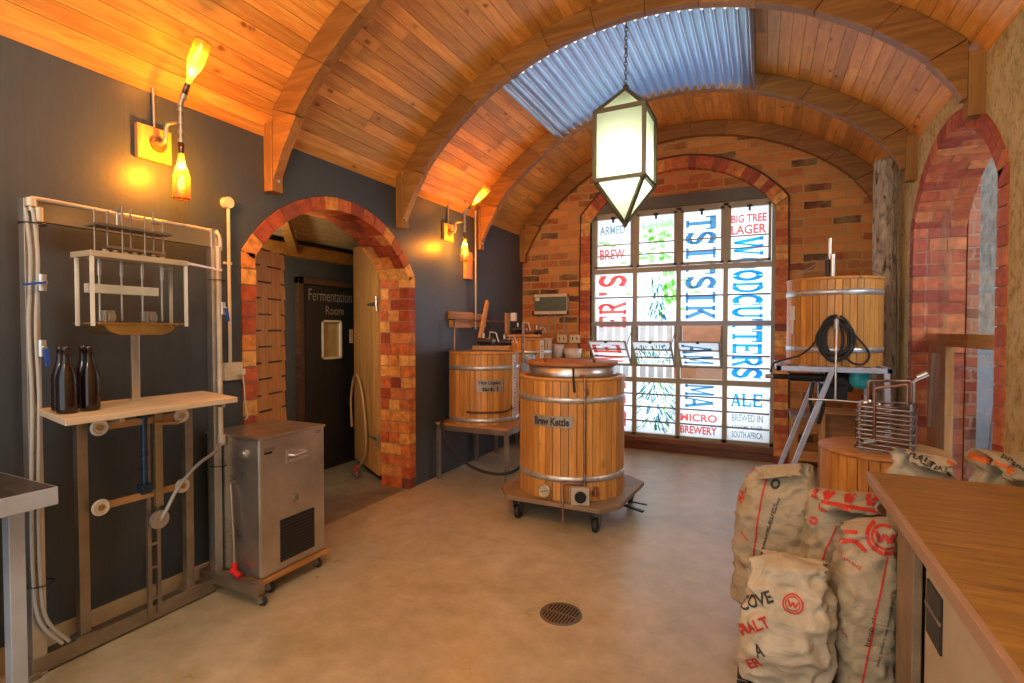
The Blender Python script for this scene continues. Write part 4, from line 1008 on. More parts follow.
# --- kettle dolly
kc = (-1.43, 4.10)
kd = thing('kettle_dolly', (kc[0], kc[1], 0), 'low thick wheeled dolly with cut corners carrying the brew kettle', 'dolly')
part('dolly_platform', plain('dolly_board_paint', (.27, .19, .11), .55, 0, .25, 5), kd, lambda m: m.prism([(-1.80, 3.62), (-1.05, 3.62), (-.94, 3.78), (-.90, 4.46), (-1.06, 4.60), (-1.80, 4.60), (-1.95, 4.42), (-1.96, 3.84)], (0, 0, .165), (1, 0, 0), (0, 1, 0), (0, 0, 1), .035), .006)
for x, y in ((-1.74, 3.72), (-1.10, 3.70), (-1.78, 4.48), (-1.02, 4.46)):
    f = MB(); f.cyl((x, y, .15), (x, y, .165), .05, 16)
    for s in (-1, 1): f.prism([(-.05, .15), (.05, .15), (.035, .06), (.01, .04), (-.02, .06)], (x + s * .027, y, 0), (0, 1, 0), (0, 0, 1), (s, 0, 0), .004)
    fo = f.build('caster', plain('caster_steel', (.15, .14, .13), .4, .6), kd)
    k = MB(); k.lathe([(0, -.02), (.045, -.02), (.053, -.014), (.053, .014), (.045, .02), (0, .02)], (x, y, .053), 26, (1, 0, 0)); k.build('wheel', RUBBER, fo)
part('brake_pedal', BLACK, kd, lambda m: (m.bar((-.96, 4.0, .13), (-.80, 3.93, .125), .03, .014), m.bar((-.93, 4.05, .15), (-.79, 4.02, .15), .018, .01)), .002)
# --- brew kettle
KR = .43
kt = thing('brew_kettle', (kc[0], kc[1], .20), 'large stave-clad brew kettle with name plate on a wheeled dolly in mid room', 'kettle')
tubparts(kt, kc, KR, .20, 1.12, 44, (.965, .365))
part('steel_collar', STEEL, kt, lambda m: m.lathe([(.30, 1.07), (.362, 1.07), (.362, 1.205), (.35, 1.21), (.30, 1.21)], (*kc, 0), 56))
lid = part('lid', LIDW, kt, lambda m: m.lathe([(0, 1.212), (.372, 1.212), (.378, 1.218), (.378, 1.236), (.372, 1.242), (0, 1.242)], (*kc, 0), 56))
for a in (-35, -115):
    p = cp(kc, .30, a, 1.242)
    part('lid_knob', COPPERD, lid, lambda m: (m.lathe([(0, 0), (.012, 0), (.010, .012), (.018, .02), (.016, .034), (0, .038)], p, 14)))
nameplate(kt, kc, KR, -91.5, .33, .80, .085, [('Brew Kettle', .29, .062, 0)], 0)
part('fill_pipe', COPPERD, kt, lambda m: (m.tube([cp(kc, KR - .06, -60, 1.15), cp(kc, KR + .02, -59, 1.15), cp(kc, KR + .025, -58.3, 1.12), cp(kc, KR + .025, -58.3, .34)], .011, 10), m.cyl(cp(kc, KR + .025, -58.3, .36), cp(kc, KR + .025, -58.3, .30), .015, 10)))
for z in (.97, .40): part('pipe_clip', STEEL, kt, lambda m: m.cyl(cp(kc, KR + .0, -58.3, z), cp(kc, KR + .045, -58.3, z), .014, 10))
part('lid_latch', BLACK, kt, lambda m: (m.bar(cp(kc, KR + .01, -68, 1.03), cp(kc, KR + .01, -69, 1.13), .025, .012), m.bar(cp(kc, KR + .01, -69, 1.13), cp(kc, .37, -69, 1.20), .014, .010)))
gz = .275; ga = -96.5
gg = part('thermometer', STEEL, kt, lambda m: (m.cyl(cp(kc, KR, ga, gz), cp(kc, KR + .035, ga, gz), .020, 12), m.lathe([(0, .03), (.048, .03), (.050, .035), (.050, .05), (.045, .052), (.043, .047)], cp(kc, KR, ga, gz), 28, (math.cos(R(ga)), math.sin(R(ga)), 0))))
part('dial', plain('dial_face', (.55, .48, .30), .4), gg, lambda m: m.cyl(cp(kc, KR + .044, ga, gz), cp(kc, KR + .047, ga, gz), .043, 26))
part('needle', BLACK, gg, lambda m: m.bar(cp(kc, KR + .049, ga - 3, gz - .012), cp(kc, KR + .049, ga + 4, gz + .01), .003, .004))
sa = -63
sbx = cp(kc, KR + .03, sa, .255); ang = R(-66)
MS = Matrix.Translation(sbx) @ Matrix.Rotation(ang + PI / 2, 4, 'Z')
sb = part('switch_box', plain('switch_box_grey', (.55, .50, .40), .45), kt, lambda m: m.box(-.068, .068, -.045, .045, -.065, .07, MS), .006)
part('rotary_switch', BLACK, sb, lambda m: (m.cyl(MS @ V((0, -.045, .005)), MS @ V((0, -.056, .005)), .043, 24), m.box(-.009, .009, -.068, -.05, -.03, .04, MS)))
part('drain_pipe', COPPERD, kt, lambda m: m.tube([cp(kc, KR + .02, -60, .34), cp(kc, KR + .04, -78, .35), cp(kc, KR + .06, -78, .33), cp(kc, KR + .06, -78, .07)], .010, 8))
part('outlet_elbow', COPPERD, kt, lambda m: (m.cyl(cp(kc, KR + .01, -48, .27), cp(kc, KR + .05, -48, .27), .022, 12), m.cyl(cp(kc, KR + .04, -48, .25), cp(kc, KR + .04, -48, .32), .016, 12)))

# --- tank table and hot liquor tank
tt = thing('tank_table', (-2.56, 4.74, 0), 'grey steel table with a wooden top carrying the left-hand stave tank', 'table')
part('table_top', WOODX, tt, lambda m: m.box(-2.95, -2.14, 4.34, 5.14, .545, .57), .004)
part('apron', STEELD, tt, lambda m: (m.box(-2.94, -2.15, 4.345, 4.375, .495, .545), m.box(-2.94, -2.15, 5.105, 5.135, .495, .545), m.box(-2.18, -2.15, 4.36, 5.12, .495, .545), m.box(-2.94, -2.91, 4.36, 5.12, .495, .545)), .002)
for x in (-2.925, -2.165):
    for y in (4.36, 5.12): part('leg', STEELD, tt, lambda m: m.box(x - .018, x + .018, y - .018, y + .018, 0, .50), .002)
tc1 = (-2.59, 4.70); TR = .36
t1 = thing('hot_liquor_tank', (*tc1, .57), 'stave-clad hot liquor tank with name plate and sight gauge, standing on the steel table', 'tank')
tubparts(t1, tc1, TR, .57, 1.27, 38, (1.125, .615))
nameplate(t1, tc1, TR, -52, .26, .955, .115, [('Hot Liquor', .22, .045, .026), ('tank 1', .16, .044, -.03)], 0)
def gauge(o, c, r, a, z0, z1, txt):
    g = part('sight_gauge', WHITE, o, lambda m: m.bar(cp(c, r + .012, a, z0), cp(c, r + .012, a, z1), .055, .012, (math.cos(R(a)), math.sin(R(a)), 0)), .002)
    rm = MB()
    k = 0; z = z0 + .04; 
    tdir = V((-math.sin(R(a)), math.cos(R(a)), 0))
    while z < z1 - .03:
        L = .026 if k % 4 == 0 else .014
        p = cp(c, r + .0195, a, z); rm.bar(p - tdir * L / 2, p + tdir * L / 2, .002, .005); z += .03; k += 1
    rm.build('gauge_marks', INKK, g)
    rr = MB(); z = z0 + .10
    while z < z1 - .03:
        p = cp(c, r + .020, a, z); rr.bar(p - tdir * .010, p + tdir * .010, .002, .014); z += .15
    rr.build('red_marks', INKR, g)
gauge(t1, tc1, TR, -8, .62, 1.25, 1)
part('steel_lid', STEEL, t1, lambda m: m.lathe([(0, 1.29), (.30, 1.285), (.33, 1.275), (.335, 1.262), (.30, 1.26), (0, 1.26)], (*tc1, 0), 44))
part('support_board', WOODX, t1, lambda m: m.bar((-2.62, 4.52, 1.315), (-2.28, 4.66, 1.315), .09, .045), .004)
part('towel_bar', DARKW, t1, lambda m: m.tube([cp(tc1, TR, -88, .705), cp(tc1, TR + .025, -87, .70), *[cp(tc1, TR + .03, a, .70) for a in range(-80, -20, 10)], cp(tc1, TR + .025, -16, .72), cp(tc1, TR, -14, .74)], .009, 8))
def pump(parent, x, y, z, s=1.0):
    p = part('pump_motor', BLACK, parent, lambda m: (m.cyl((x - .09 * s, y, z), (x + .03 * s, y + .03 * s, z), .035 * s, 16), m.cyl((x + .03 * s, y + .03 * s, z), (x + .07 * s, y + .04 * s, z), .045 * s, 16), m.box(x - .05 * s, x + .02 * s, y - .03 * s, y + .03 * s, z - .05 * s, z - .03 * s)))
    part('pump_fitting', STEEL, p, lambda m: (m.cyl((x + .07 * s, y + .04 * s, z), (x + .10 * s, y + .045 * s, z + .005), .014 * s, 10), m.tube([(x + .05 * s, y, z + .03 * s), (x + .06 * s, y, z + .10 * s), (x + .12 * s, y + .02, z + .09 * s), (x + .15 * s, y + .03, z - .01)], .008 * s, 8), m.cyl((x - .02, y, z + .03), (x - .02, y, z + .08), .010, 8)))
pump(t1, -2.50, 4.56, 1.385, .9); 
pump(t1, -2.33, 4.68, 1.37, .7)
hose_thing('black_hose', [(-2.88, 4.40, .62), (-2.84, 4.28, .56), (-2.72, 4.24, .38), (-2.50, 4.22, .22), (-2.25, 4.24, .16), (-2.08, 4.30, .18), (-2.02, 4.45, .24)], .014, RUBBER, 'black hose sagging in front of the tank table from the left-hand tank')
# --- second tank
tc2 = (-2.60, 5.85); SR = .285
sd = thing('tank_stand', (*tc2, 0), 'steel stand under the rear stave tank in the corner', 'stand')
part('stand_top', WOODX, sd, lambda m: m.box(-2.93, -2.26, 5.53, 6.17, .655, .68), .003)
for x in (-2.90, -2.29):
    for y in (5.56, 6.14): part('leg', STEELD, sd, lambda m: m.box(x - .018, x + .018, y - .018, y + .018, 0, .656), .002)
t2 = thing('rear_stave_tank', (*tc2, .68), 'smaller stave-clad tank in the back left corner behind the hot liquor tank', 'tank')
tubparts(t2, tc2, SR, .68, 1.385, 30, (1.23, .76))
gauge(t2, tc2, SR, -35, .75, 1.37, 1)
part('steel_lid', STEEL, t2, lambda m: m.lathe([(0, 1.40), (.23, 1.40), (.26, 1.385), (.262, 1.372), (0, 1.372)], (*tc2, 0), 40))
part('support_board', WOODX, t2, lambda m: (m.bar((-2.78, 5.62, 1.425), (-2.38, 5.72, 1.425), .09, .03), m.bar((-2.80, 5.66, 1.44), (-2.80, 5.66, 1.70), .09, .025)), .004)
part('junction_box', WHITE, t2, lambda m: m.box(-2.73, -2.67, 5.60, 5.66, 1.60, 1.70), .004)
pump(t2, -2.64, 5.66, 1.50, .9)
pump(t2, -2.42, 5.72, 1.47, .6)
# copper riser between tanks with a blue ball valve
o = thing('copper_riser', (-2.18, 4.72, 0), 'vertical copper pipe with blue-grey tap body standing right of the hot liquor tank', 'pipe')
m = MB(); m.cyl((-2.16, 4.72, .57), (-2.16, 4.72, 1.56), .014, 12); m.build('pipe', COPPERD, o)
m = MB(); m.lathe([(0, -.06), (.04, -.055), (.05, -.02), (.05, .02), (.04, .045), (0, .05)], (-2.08, 4.70, 1.21), 18, (1, 0, 0)); m.box(-2.15, -2.08, 4.66, 4.72, 1.08, 1.17); m.build('valve_body', plain('blue_grey_motor', (.30, .45, .60), .35, .3), o)
# wall bracket + paddle + pipe loops
o = thing('wall_bracket', (XL, 4.9, 1.6), 'slatted pine bracket fixed on the dark wall above the hot liquor tank', 'bracket')
m = MB(); m.box(XL, XL + .05, 4.62, 5.05, 1.61, 1.69); m.box(XL, XL + .04, 4.64, 5.05, 1.52, 1.60); m.box(XL, XL + .03, 5.05, 5.4, 1.53, 1.68); m.build('slat', WOODY, o, .003)
m = MB(); m.tube([(XL + .09, 4.60, 1.28), (XL + .09, 4.60, 1.585), (XL + .085, 4.63, 1.60), (XL + .08, 5.85, 1.60)], .011, 8); sole(m, 'copper_pipe', COPPERD, (XL + .09, 4.6, 1.28), 'thin copper pipe running along the dark wall over both tanks', 'pipe')
o = thing('wooden_paddle', (-2.80, 5.05, 1.40), 'wooden stirring paddle leaning up against the dark wall above the tanks', 'paddle')
part('paddle_blade', WOODZ, o, lambda m: m.bar((-2.82, 5.02, 1.40), (-2.90, 5.34, 1.83), .03, .06, (0, 1, 0)), .008)
# wall boxes on pipe (right of lamp 2)
o = thing('wall_pipe', (XL + .03, 5.19, 1.5), 'upright galvanised pipe on the dark wall beside the far bottle lamp', 'pipe')
m = MB(); m.cyl((XL + .06, 5.10, 1.50), (XL + .06, 5.10, 2.80), .013, 10); m.build('pipe', PIPEG, o)
m = MB(); m.cyl((XL + .06, 5.10, 2.78), (XL + .06, 5.10, 2.83), .02, 10); m.box(XL, XL + .06, 5.085, 5.115, 2.28, 2.295); m.build('clip', PIPEG, o)
m = MB(); m.box(XL, XL + .035, 4.93, 5.08, 2.06, 2.36); sole(m, 'switch_board', BACKP, (XL, 5.0, 2.1), 'small upright wooden mounting board on the dark wall beside the galvanised pipe', 'board', bevel=.004)
# --- brick wall electrics
o = thing('distribution_board', (-2.52, YB, 1.83), 'wide ivory distribution board with dark window on the brick end wall', 'electrical box')
part('board_housing', IVORY, o, lambda m: (m.box(-2.77, -2.31, YB - .09, YB, 1.70, 1.745), m.box(-2.77, -2.31, YB - .09, YB, 1.93, 1.97), m.box(-2.77, -2.31, YB - .075, YB, 1.70, 1.97)), .006)
part('smoked_window', plain('smoked_window', (.12, .16, .12), .15), o, lambda m: m.box(-2.765, -2.315, YB - .092, YB - .074, 1.745, 1.93), .003)
part('sticker', WHITE, o, lambda m: m.box(-2.75, -2.69, YB - .094, YB - .09, 1.88, 1.925))
for i, x in enumerate((-2.70, -2.60, -2.50, -2.37)):
    sgl(lambda m: m.cyl((x, YB - .012, 1.43 if i > 2 else 1.30), (x, YB - .012, 1.70), .008, 8), 'wall_conduit', PIPEG, (x, YB - .01, 1.3), '', 'conduit', 'conduits below the distribution board')['label'] = ('thin conduit below the distribution board, leftmost of four', 'thin conduit below the distribution board, second from the left', 'thin conduit below the distribution board, third from the left', 'thin conduit running down from the distribution board to the ivory socket')[i]
for x, lab in ((-2.39, 'ivory socket box on the brick end wall, left one of two'), (-2.21, 'ivory socket box on the brick end wall, right one of two')):
    so = thing('brick_wall_socket', (x, YB, 1.37), lab, 'socket', 'sockets on the brick wall')
    part('socket_plate', IVORY, so, lambda m: m.box(x - .068, x + .068, YB - .05, YB, 1.325, 1.43), .005)
    part('socket_holes', BLACK, so, lambda m: [m.box(x + q_ - .006, x + q_ + .006, YB - .053, YB - .049, 1.36, 1.40) for q_ in (-.03, .03)])
sgl(lambda m: m.cyl((-2.20, YB - .012, .9), (-2.20, YB - .012, 1.325), .008, 8), 'wall_conduit', PIPEG, (-2.2, YB - .01, .9), 'thin conduit running down below the right ivory socket', 'conduit', 'conduits below the distribution board')
# bench with white tubs behind kettle
o = thing('side_bench', (-2.2, 6.2, 0), 'wooden bench against the brick end wall behind the brew kettle', 'bench')
part('bench_top', WOODX, o, lambda m: m.box(-2.56, -2.04, 6.20, 6.44, 1.10, 1.13), .004)
for x in (-2.53, -2.07):
    for y in (6.225, 6.415): part('leg', WOODZ, o, lambda m: m.box(x - .022, x + .022, y - .022, y + .022, 0, 1.10), .003)
for x, y, r_, h_, lab in ((-2.41, 6.32, .10, .17, 'tall white plastic tub on the bench behind the kettle'), (-2.19, 6.32, .115, .12, 'low white plastic tub on the bench behind the kettle, nearer the window')):
    tb = thing('plastic_tub', (x, y, 1.13), lab, 'tub', 'white tubs on the bench')
    part('tub_body', WHITE, tb, lambda m: m.lathe([(0, 0), (r_ * .85, 0), (r_, h_), (r_ * .95, h_), (r_ * .8, .01), (0, .01)], (x, y, 1.13), 28))
    part('tub_rim', WHITE, tb, lambda m: m.torus((x, y, 1.13 + h_), r_, .005, (0, 0, 1), 28, 6))

# floor drain
o = thing('floor_drain', (-.944, 2.546, 0), 'round cast floor drain grate set in the screed floor', 'drain')
dcx, dcy = -.944, 2.546
part('drain_pit', plain('pit_black', (.004, .004, .004), .8), o, lambda m: m.cyl((dcx, dcy, -.001), (dcx, dcy, .0012), .098, 36))
part('drain_ring', plain('worn_grate', (.20, .18, .15), .45, .6), o, lambda m: m.lathe([(.094, 0), (.112, 0), (.110, .004), (.096, .004)], (dcx, dcy, 0), 40))
def slots(m):
    M = Matrix.Translation((dcx, dcy, 0)) @ Matrix.Rotation(R(-4), 4, 'Z')
    for i in range(-5, 6):
        x = i * .0175; h = math.sqrt(max(.096 ** 2 - x * x, 0)); m.box(x - .0042, x + .0042, -h, h, .0014, .0036, M)
    m.box(-.096, .096, -.005, .005, .0014, .0038, M)
part('grate_bars', plain('worn_grate_b', (.24, .20, .16), .4, .6), o, slots)

# ================================================================= MASH TUN ON STAND
st = thing('tun_stand', (.54, 5.2, 0), 'blue-grey steel stand with slanted legs holding the raised mash tun', 'stand')
part('top_frame', BLUEST, st, lambda m: (m.box(.10, .885, 4.74, 4.78, 1.165, 1.205), m.box(.10, .885, 5.62, 5.66, 1.165, 1.205), m.box(.10, .14, 4.74, 5.66, 1.165, 1.205), m.box(.845, .885, 4.74, 5.66, 1.165, 1.205)), .003)
part('cross_bearer', BLUEST, st, lambda m: [m.box(x, x + .04, 4.78, 5.62, 1.17, 1.205) for x in (.30, .54, .76)], .002)
for y in (4.76, 5.64):
    part('leg', BLUEST, st, lambda m: m.bar((.49, y, 1.168), (.10, y, 0), .036, .045, (0, 1, 0)), .003)
    part('leg', BLUEST, st, lambda m: m.bar((.845, y, 1.168), (.88, y, 0), .036, .045, (0, 1, 0)), .003)
part('foot_rail', BLUEST, st, lambda m: m.box(.12, .15, 4.76, 5.64, .10, .13), .002)
uc = (.54, 5.2); UR = .352
mt = thing('mash_tun', (*uc, 1.205), 'raised stave-clad mash tun on the steel stand with a hose coil on it', 'tub')
tubparts(mt, uc, UR, 1.205, 1.915, 42, (1.80, 1.335))
part('mixer_shaft', STEEL, mt, lambda m: (m.cyl((.51, 5.2, 1.9), (.51, 5.2, 2.28), .014, 12), m.cyl((.53, 5.18, 1.9), (.53, 5.18, 2.14), .02, 12), m.cyl((.51, 5.2, 1.93), (.51, 5.2, 1.95), .05, 16)))
part('mixer_grip', BLACK, mt, lambda m: m.cyl((.495, 5.2, 1.94), (.495, 5.2, 2.10), .022, 12))
part('stay_wire', plain('stay_wire_steel', (.25, .24, .22), .4, .6), mt, lambda m: [m.cyl((.52, 5.2, 2.12), (x, y, 1.945), .004, 6) for x, y in ((.22, 5.0), (.85, 5.05), (.60, 5.52))])
part('side_bracket', WHITE, mt, lambda m: (m.bar(cp(uc, UR + .012, -150, 1.58), cp(uc, UR + .012, -150, 1.70), .05, .02, (math.cos(R(-150)), math.sin(R(-150)), 0)), m.bar(cp(uc, UR + .012, -150, 1.46), cp(uc, UR + .012, -150, 1.58), .016, .02)), .003)
# coiled hose hung on the tun
m = MB(); fy = 4.82; lp = []
for k in range(9):
    rx = .10 + rnd.uniform(-.03, .03); rz = .15 + rnd.uniform(-.03, .035); ox = rnd.uniform(-.02, .02); oz = rnd.uniform(-.03, .03)
    for i in range(24):
        a = PI / 2 + 2 * PI * i / 24; lp.append((.512 + ox + rx * math.cos(a), fy - .003 * k, 1.425 + oz * .3 + rz * math.sin(a)))
m.tube(lp, .0095, 6)
m.tube(smooth([(.60, 4.83, 1.50), (.68, 4.85, 1.42), (.755, 4.90, 1.31), (.72, 4.86, 1.235), (.64, 4.83, 1.235), (.57, 4.82, 1.30)]), .008, 6)
m.tube(smooth([(.42, 4.83, 1.48), (.36, 4.84, 1.37), (.28, 4.88, 1.29), (.20, 4.88, 1.26), (.09, 4.86, 1.22), (.06, 4.80, 1.15)]), .008, 6)
sole(m, 'coiled_cable', RUBBER, (.51, 4.76, 1.4), 'coil of black hose hanging on the front of the raised mash tun', 'hose')
m = MB(); m.tube([(.512, 4.775, 1.56), (.512, 4.735, 1.585), (.512, 4.715, 1.56), (.512, 4.715, .95)], .008, 8); m.tube([(.33, 4.74, .945), (.512, 4.715, .95), (.70, 4.69, .945)], .007, 8); m.cyl((.512, 4.715, 1.58), (.512, 4.715, 1.50), .017, 10)
sole(m, 'mash_hook', STEEL, (.512, 4.72, .95), 'thin steel mash hook with a cross bar hanging in front of the mash tun', 'hook')
o = thing('transfer_pump', (.6, 5.1, 1.0), 'black pump with a teal motor end slung under the mash tun', 'pump')
part('pump_body', BLACK, o, lambda m: (m.cyl((.20, 4.98, 1.10), (.50, 5.0, 1.10), .035, 14), m.cyl((.45, 5.0, 1.09), (.66, 5.02, 1.06), .075, 18), m.box(.42, .62, 4.95, 5.1, .92, 1.05), m.cyl((.08, 4.96, 1.10), (.20, 4.98, 1.10), .022, 12)))
part('motor_cap', TEAL, o, lambda m: m.lathe([(0, 0), (.075, 0), (.08, .02), (.075, .05), (.03, .065), (0, .066)], (.70, 4.96, 1.10), 24, (.1, -.9, .1)))
part('hose', RUBBER, o, lambda m: (m.tube(smooth([(.44, 4.98, 1.0), (.45, 4.95, .86), (.42, 4.95, .72)]), .016, 8), m.tube(smooth([(.38, 4.98, 1.06), (.36, 4.95, .92), (.38, 4.96, .80)]), .014, 8)))
part('tap', STEEL, o, lambda m: m.cyl((.02, 4.95, 1.10), (.08, 4.96, 1.10), .018, 10))
# workbench in the right corner
o = thing('corner_workbench', (.62, 6.2, 0), 'pine workbench in the right corner behind the steel stand', 'bench')
part('bench_top', plain('grey_bench_top', (.30, .27, .24), .5), o, lambda m: m.box(.26, 1.05, 5.92, 6.47, .60, .63), .003)
part('bench_rail', WOODX, o, lambda m: (m.box(.28, 1.03, 5.93, 5.96, .46, .60), m.box(.28, 1.03, 5.93, 5.96, .18, .28)), .003)
for x in (.30, 1.0):
    for y in (5.95, 6.43): part('leg', WOODZ, o, lambda m: m.box(x - .03, x + .03, y - .03, y + .03, 0, .60), .003)
o = thing('wooden_crate', (.78, 5.75, 0), 'open-fronted pine crate standing beside the steel stand in the right corner', 'crate')
part('crate_side', WOODZ, o, lambda m: m.box(.50, .54, 5.68, 5.90, 0, .70), .003)
part('crate_side', WOODZ, o, lambda m: m.box(.80, .84, 5.68, 5.90, 0, .70), .003)
part('crate_top', WOODX, o, lambda m: m.box(.48, .86, 5.67, 5.90, .70, .74), .003)
part('crate_back', WOODX, o, lambda m: m.box(.54, .80, 5.87, 5.895, .02, .70), .002)
tk = NT('tree_bark'); _f = tk.noise(tk.coord((1, 1, .25)), 26, 8, .7, 1.0)
tk.pbr(tk.ramp(_f, [(.36, (.09, .07, .05)), (.44, (.46, .38, .27)), (.6, (.74, .65, .50)), (.8, (.84, .77, .62))]), .85, 0, tk.bump(_f, 1.0, .03))
m = MB(); prof = []; tv = []; tf = []; nr_, ns_ = 90, 40
for j in range(nr_):
    z = 3.02 * j / (nr_ - 1)
    for i in range(ns_):
        a = 2 * PI * i / ns_; q_ = .088 + .008 * noise.noise(V((math.cos(a) * 2.2, math.sin(a) * 2.2, z * 1.1))) + .009 * noise.noise(V((math.cos(a) * 7, math.sin(a) * 7, z * 3)))
        tv.append((.985 + .012 * math.sin(z * 1.7) + q_ * math.cos(a), 5.68 + .01 * math.sin(z * 2.3 + 1) + q_ * math.sin(a), z))
for j in range(nr_ - 1):
    for i in range(ns_): l = (i + 1) % ns_; tf.append((j * ns_ + i, j * ns_ + l, (j + 1) * ns_ + l, (j + 1) * ns_ + i))
tf.append(tuple(range(ns_))); tf.append(tuple(range((nr_ - 1) * ns_, nr_ * ns_)))
m.add(tv, tf, True); sole(m, 'tree_trunk_post', tk.m, (.985, 5.68, 0), 'rough bark-covered tree trunk post standing behind the raised mash tun', 'post')
# lower tub with coil chiller on top
vc = (.71, 4.12); VR = .345
lt = thing('low_stave_tub', (*vc, 0), 'low stave-clad tub with a flat wooden lid under the copper coil chiller', 'tub')
m = MB(); staves(m, vc, VR, .02, .70, 36); m.build('stave_wall', STAVE, lt)
part('lid', WOODX, lt, lambda m: m.lathe([(0, .70), (VR + .01, .70), (VR + .012, .705), (VR + .012, .718), (VR + .008, .722), (0, .722)], (*vc, 0), 48))
part('hoop', GALV, lt, lambda m: m.lathe([(VR - .004, -.016), (VR + .004, -.016), (VR + .004, .016), (VR - .004, .016)], (*vc, .30), 56))
o = thing('coil_chiller', (.76, 4.08, .722), 'rectangular stacked copper coil chiller with steel corner rods on the low tub', 'chiller')
MC = Matrix.Translation((.725, 4.06, 0)) @ Matrix.Rotation(R(-14), 4, 'Z')
hx, hy = .13, .165
COIL = plain('tarnished_coil', (.30, .24, .22), .3, .8, .3, 12)
for i in range(10):
    z = .745 + i * .029; off = .012 if i % 2 else -.008
    pts = [MC @ V((a + (off if a < 0 else -off) * .6, b, z + (.006 if a * b > 0 else -.006))) for a, b in ((-hx - .015, -hy), (hx + .012, -hy), (hx + .012, hy + .012), (-hx - .015, hy + .012))]
    m = MB(); m.tube([pts[0], pts[0].lerp(pts[1], .02), pts[0].lerp(pts[1], .98), pts[1], pts[1].lerp(pts[2], .02), pts[1].lerp(pts[2], .98), pts[2], pts[2].lerp(pts[3], .02), pts[2].lerp(pts[3], .98), pts[3], pts[3].lerp(pts[0], .02), pts[3].lerp(pts[0], .98)], .0088, 8, closed=True)
    m.build('coil_layer', COIL, o)
part('corner_rod', BLUEST, o, lambda m: [m.cyl(MC @ V((a, b, .722)), MC @ V((a, b, 1.045)), .007, 8) for a, b in ((-hx, -hy + .01), (hx, -hy + .01), (hx, hy), (-hx, hy))])
part('base_frame', BLUEST, o, lambda m: m.tube([MC @ V((a, b, .730)) for a, b in ((-hx, -hy), (hx, -hy), (hx, hy), (-hx, hy))], .008, 8, closed=True))
part('riser_pipe', COPPERD, o, lambda m: (m.tube([MC @ V(p) for p in ((-.05, -hy - .02, .80), (-.05, -hy - .02, 1.12), (-.045, -hy - .02, 1.135), (.10, -hy + .03, 1.16), (.11, -hy + .03, 1.15), (.11, -hy + .03, 1.03))], .009, 8), m.tube([MC @ V(p) for p in ((-.10, .0, .98), (-.10, .0, 1.15), (-.095, .0, 1.165), (.11, .10, 1.165), (.12, .10, 1.15), (.12, .10, 1.03))], .009, 8)))
part('coil_fitting', STEEL, o, lambda m: (m.lathe([(0, -.03), (.018, -.025), (.022, 0), (.018, .025), (0, .03)], MC @ V((-.10, -.10, 1.03)), 12, (1, 0, .2)), m.lathe([(0, -.03), (.016, -.025), (.02, 0), (0, .03)], MC @ V((-.04, -.10, 1.02)), 12, (.2, 1, .2)), m.bar(MC @ V((-.10, -hy - .03, .79)), MC @ V((-.04, -hy - .03, .81)), .02, .02), m.tube([MC @ V((.13, .12, 1.03)), MC @ V((.13, .12, 1.16)), MC @ V((.17, .12, 1.20))], .010, 8), m.cyl(MC @ V((.15, .12, 1.19)), MC @ V((.20, .12, 1.22)), .018, 12)))

# ================================================================= COUNTER
co = thing('serving_counter', (.75, 1.1, .87), 'brown wooden counter top with pale front edge in the right foreground', 'counter')
part('top_board', COUNTER, co, lambda m: m.box(.415, 1.097, -.9, 2.62, .868, .90), .002)
part('front_edging', plain('edging_wood', (.40, .26, .17), .45), co, lambda m: m.box(.398, .415, -.9, 2.62, .862, .901), .002)
cb_ = thing('counter_cabinet', (.75, 1.0, 0), 'off-white cabinet with a black recessed pull under the wooden counter top', 'cabinet')
part('cabinet_body', plain('cream_cabinet', (.55, .48, .36), .5), cb_, lambda m: m.box(.46, 1.08, -.85, 1.90, .02, .867), .003)
part('side_panel', plain('cream_cabinet_front', (.50, .43, .31), .45), cb_, lambda m: m.box(.44, .458, -.85, 1.895, .05, .855), .003)
pu = part('recessed_pull', BLACK, cb_, lambda m: m.box(.434, .441, 1.73, 1.865, .625, .78), .003)
part('pull_lip', STEELD, pu, lambda m: m.box(.431, .436, 1.73, 1.865, .705, .715), .001)
part('end_board', plain('weathered_board', (.26, .19, .12), .6, 0, .3, 9), cb_, lambda m: m.box(.43, .455, 1.99, 2.20, 0, .866), .003)
part('end_board', plain('weathered_board_b', (.16, .12, .08), .6, 0, .3, 9), cb_, lambda m: m.box(.46, 1.08, 2.18, 2.20, 0, .866), .003)

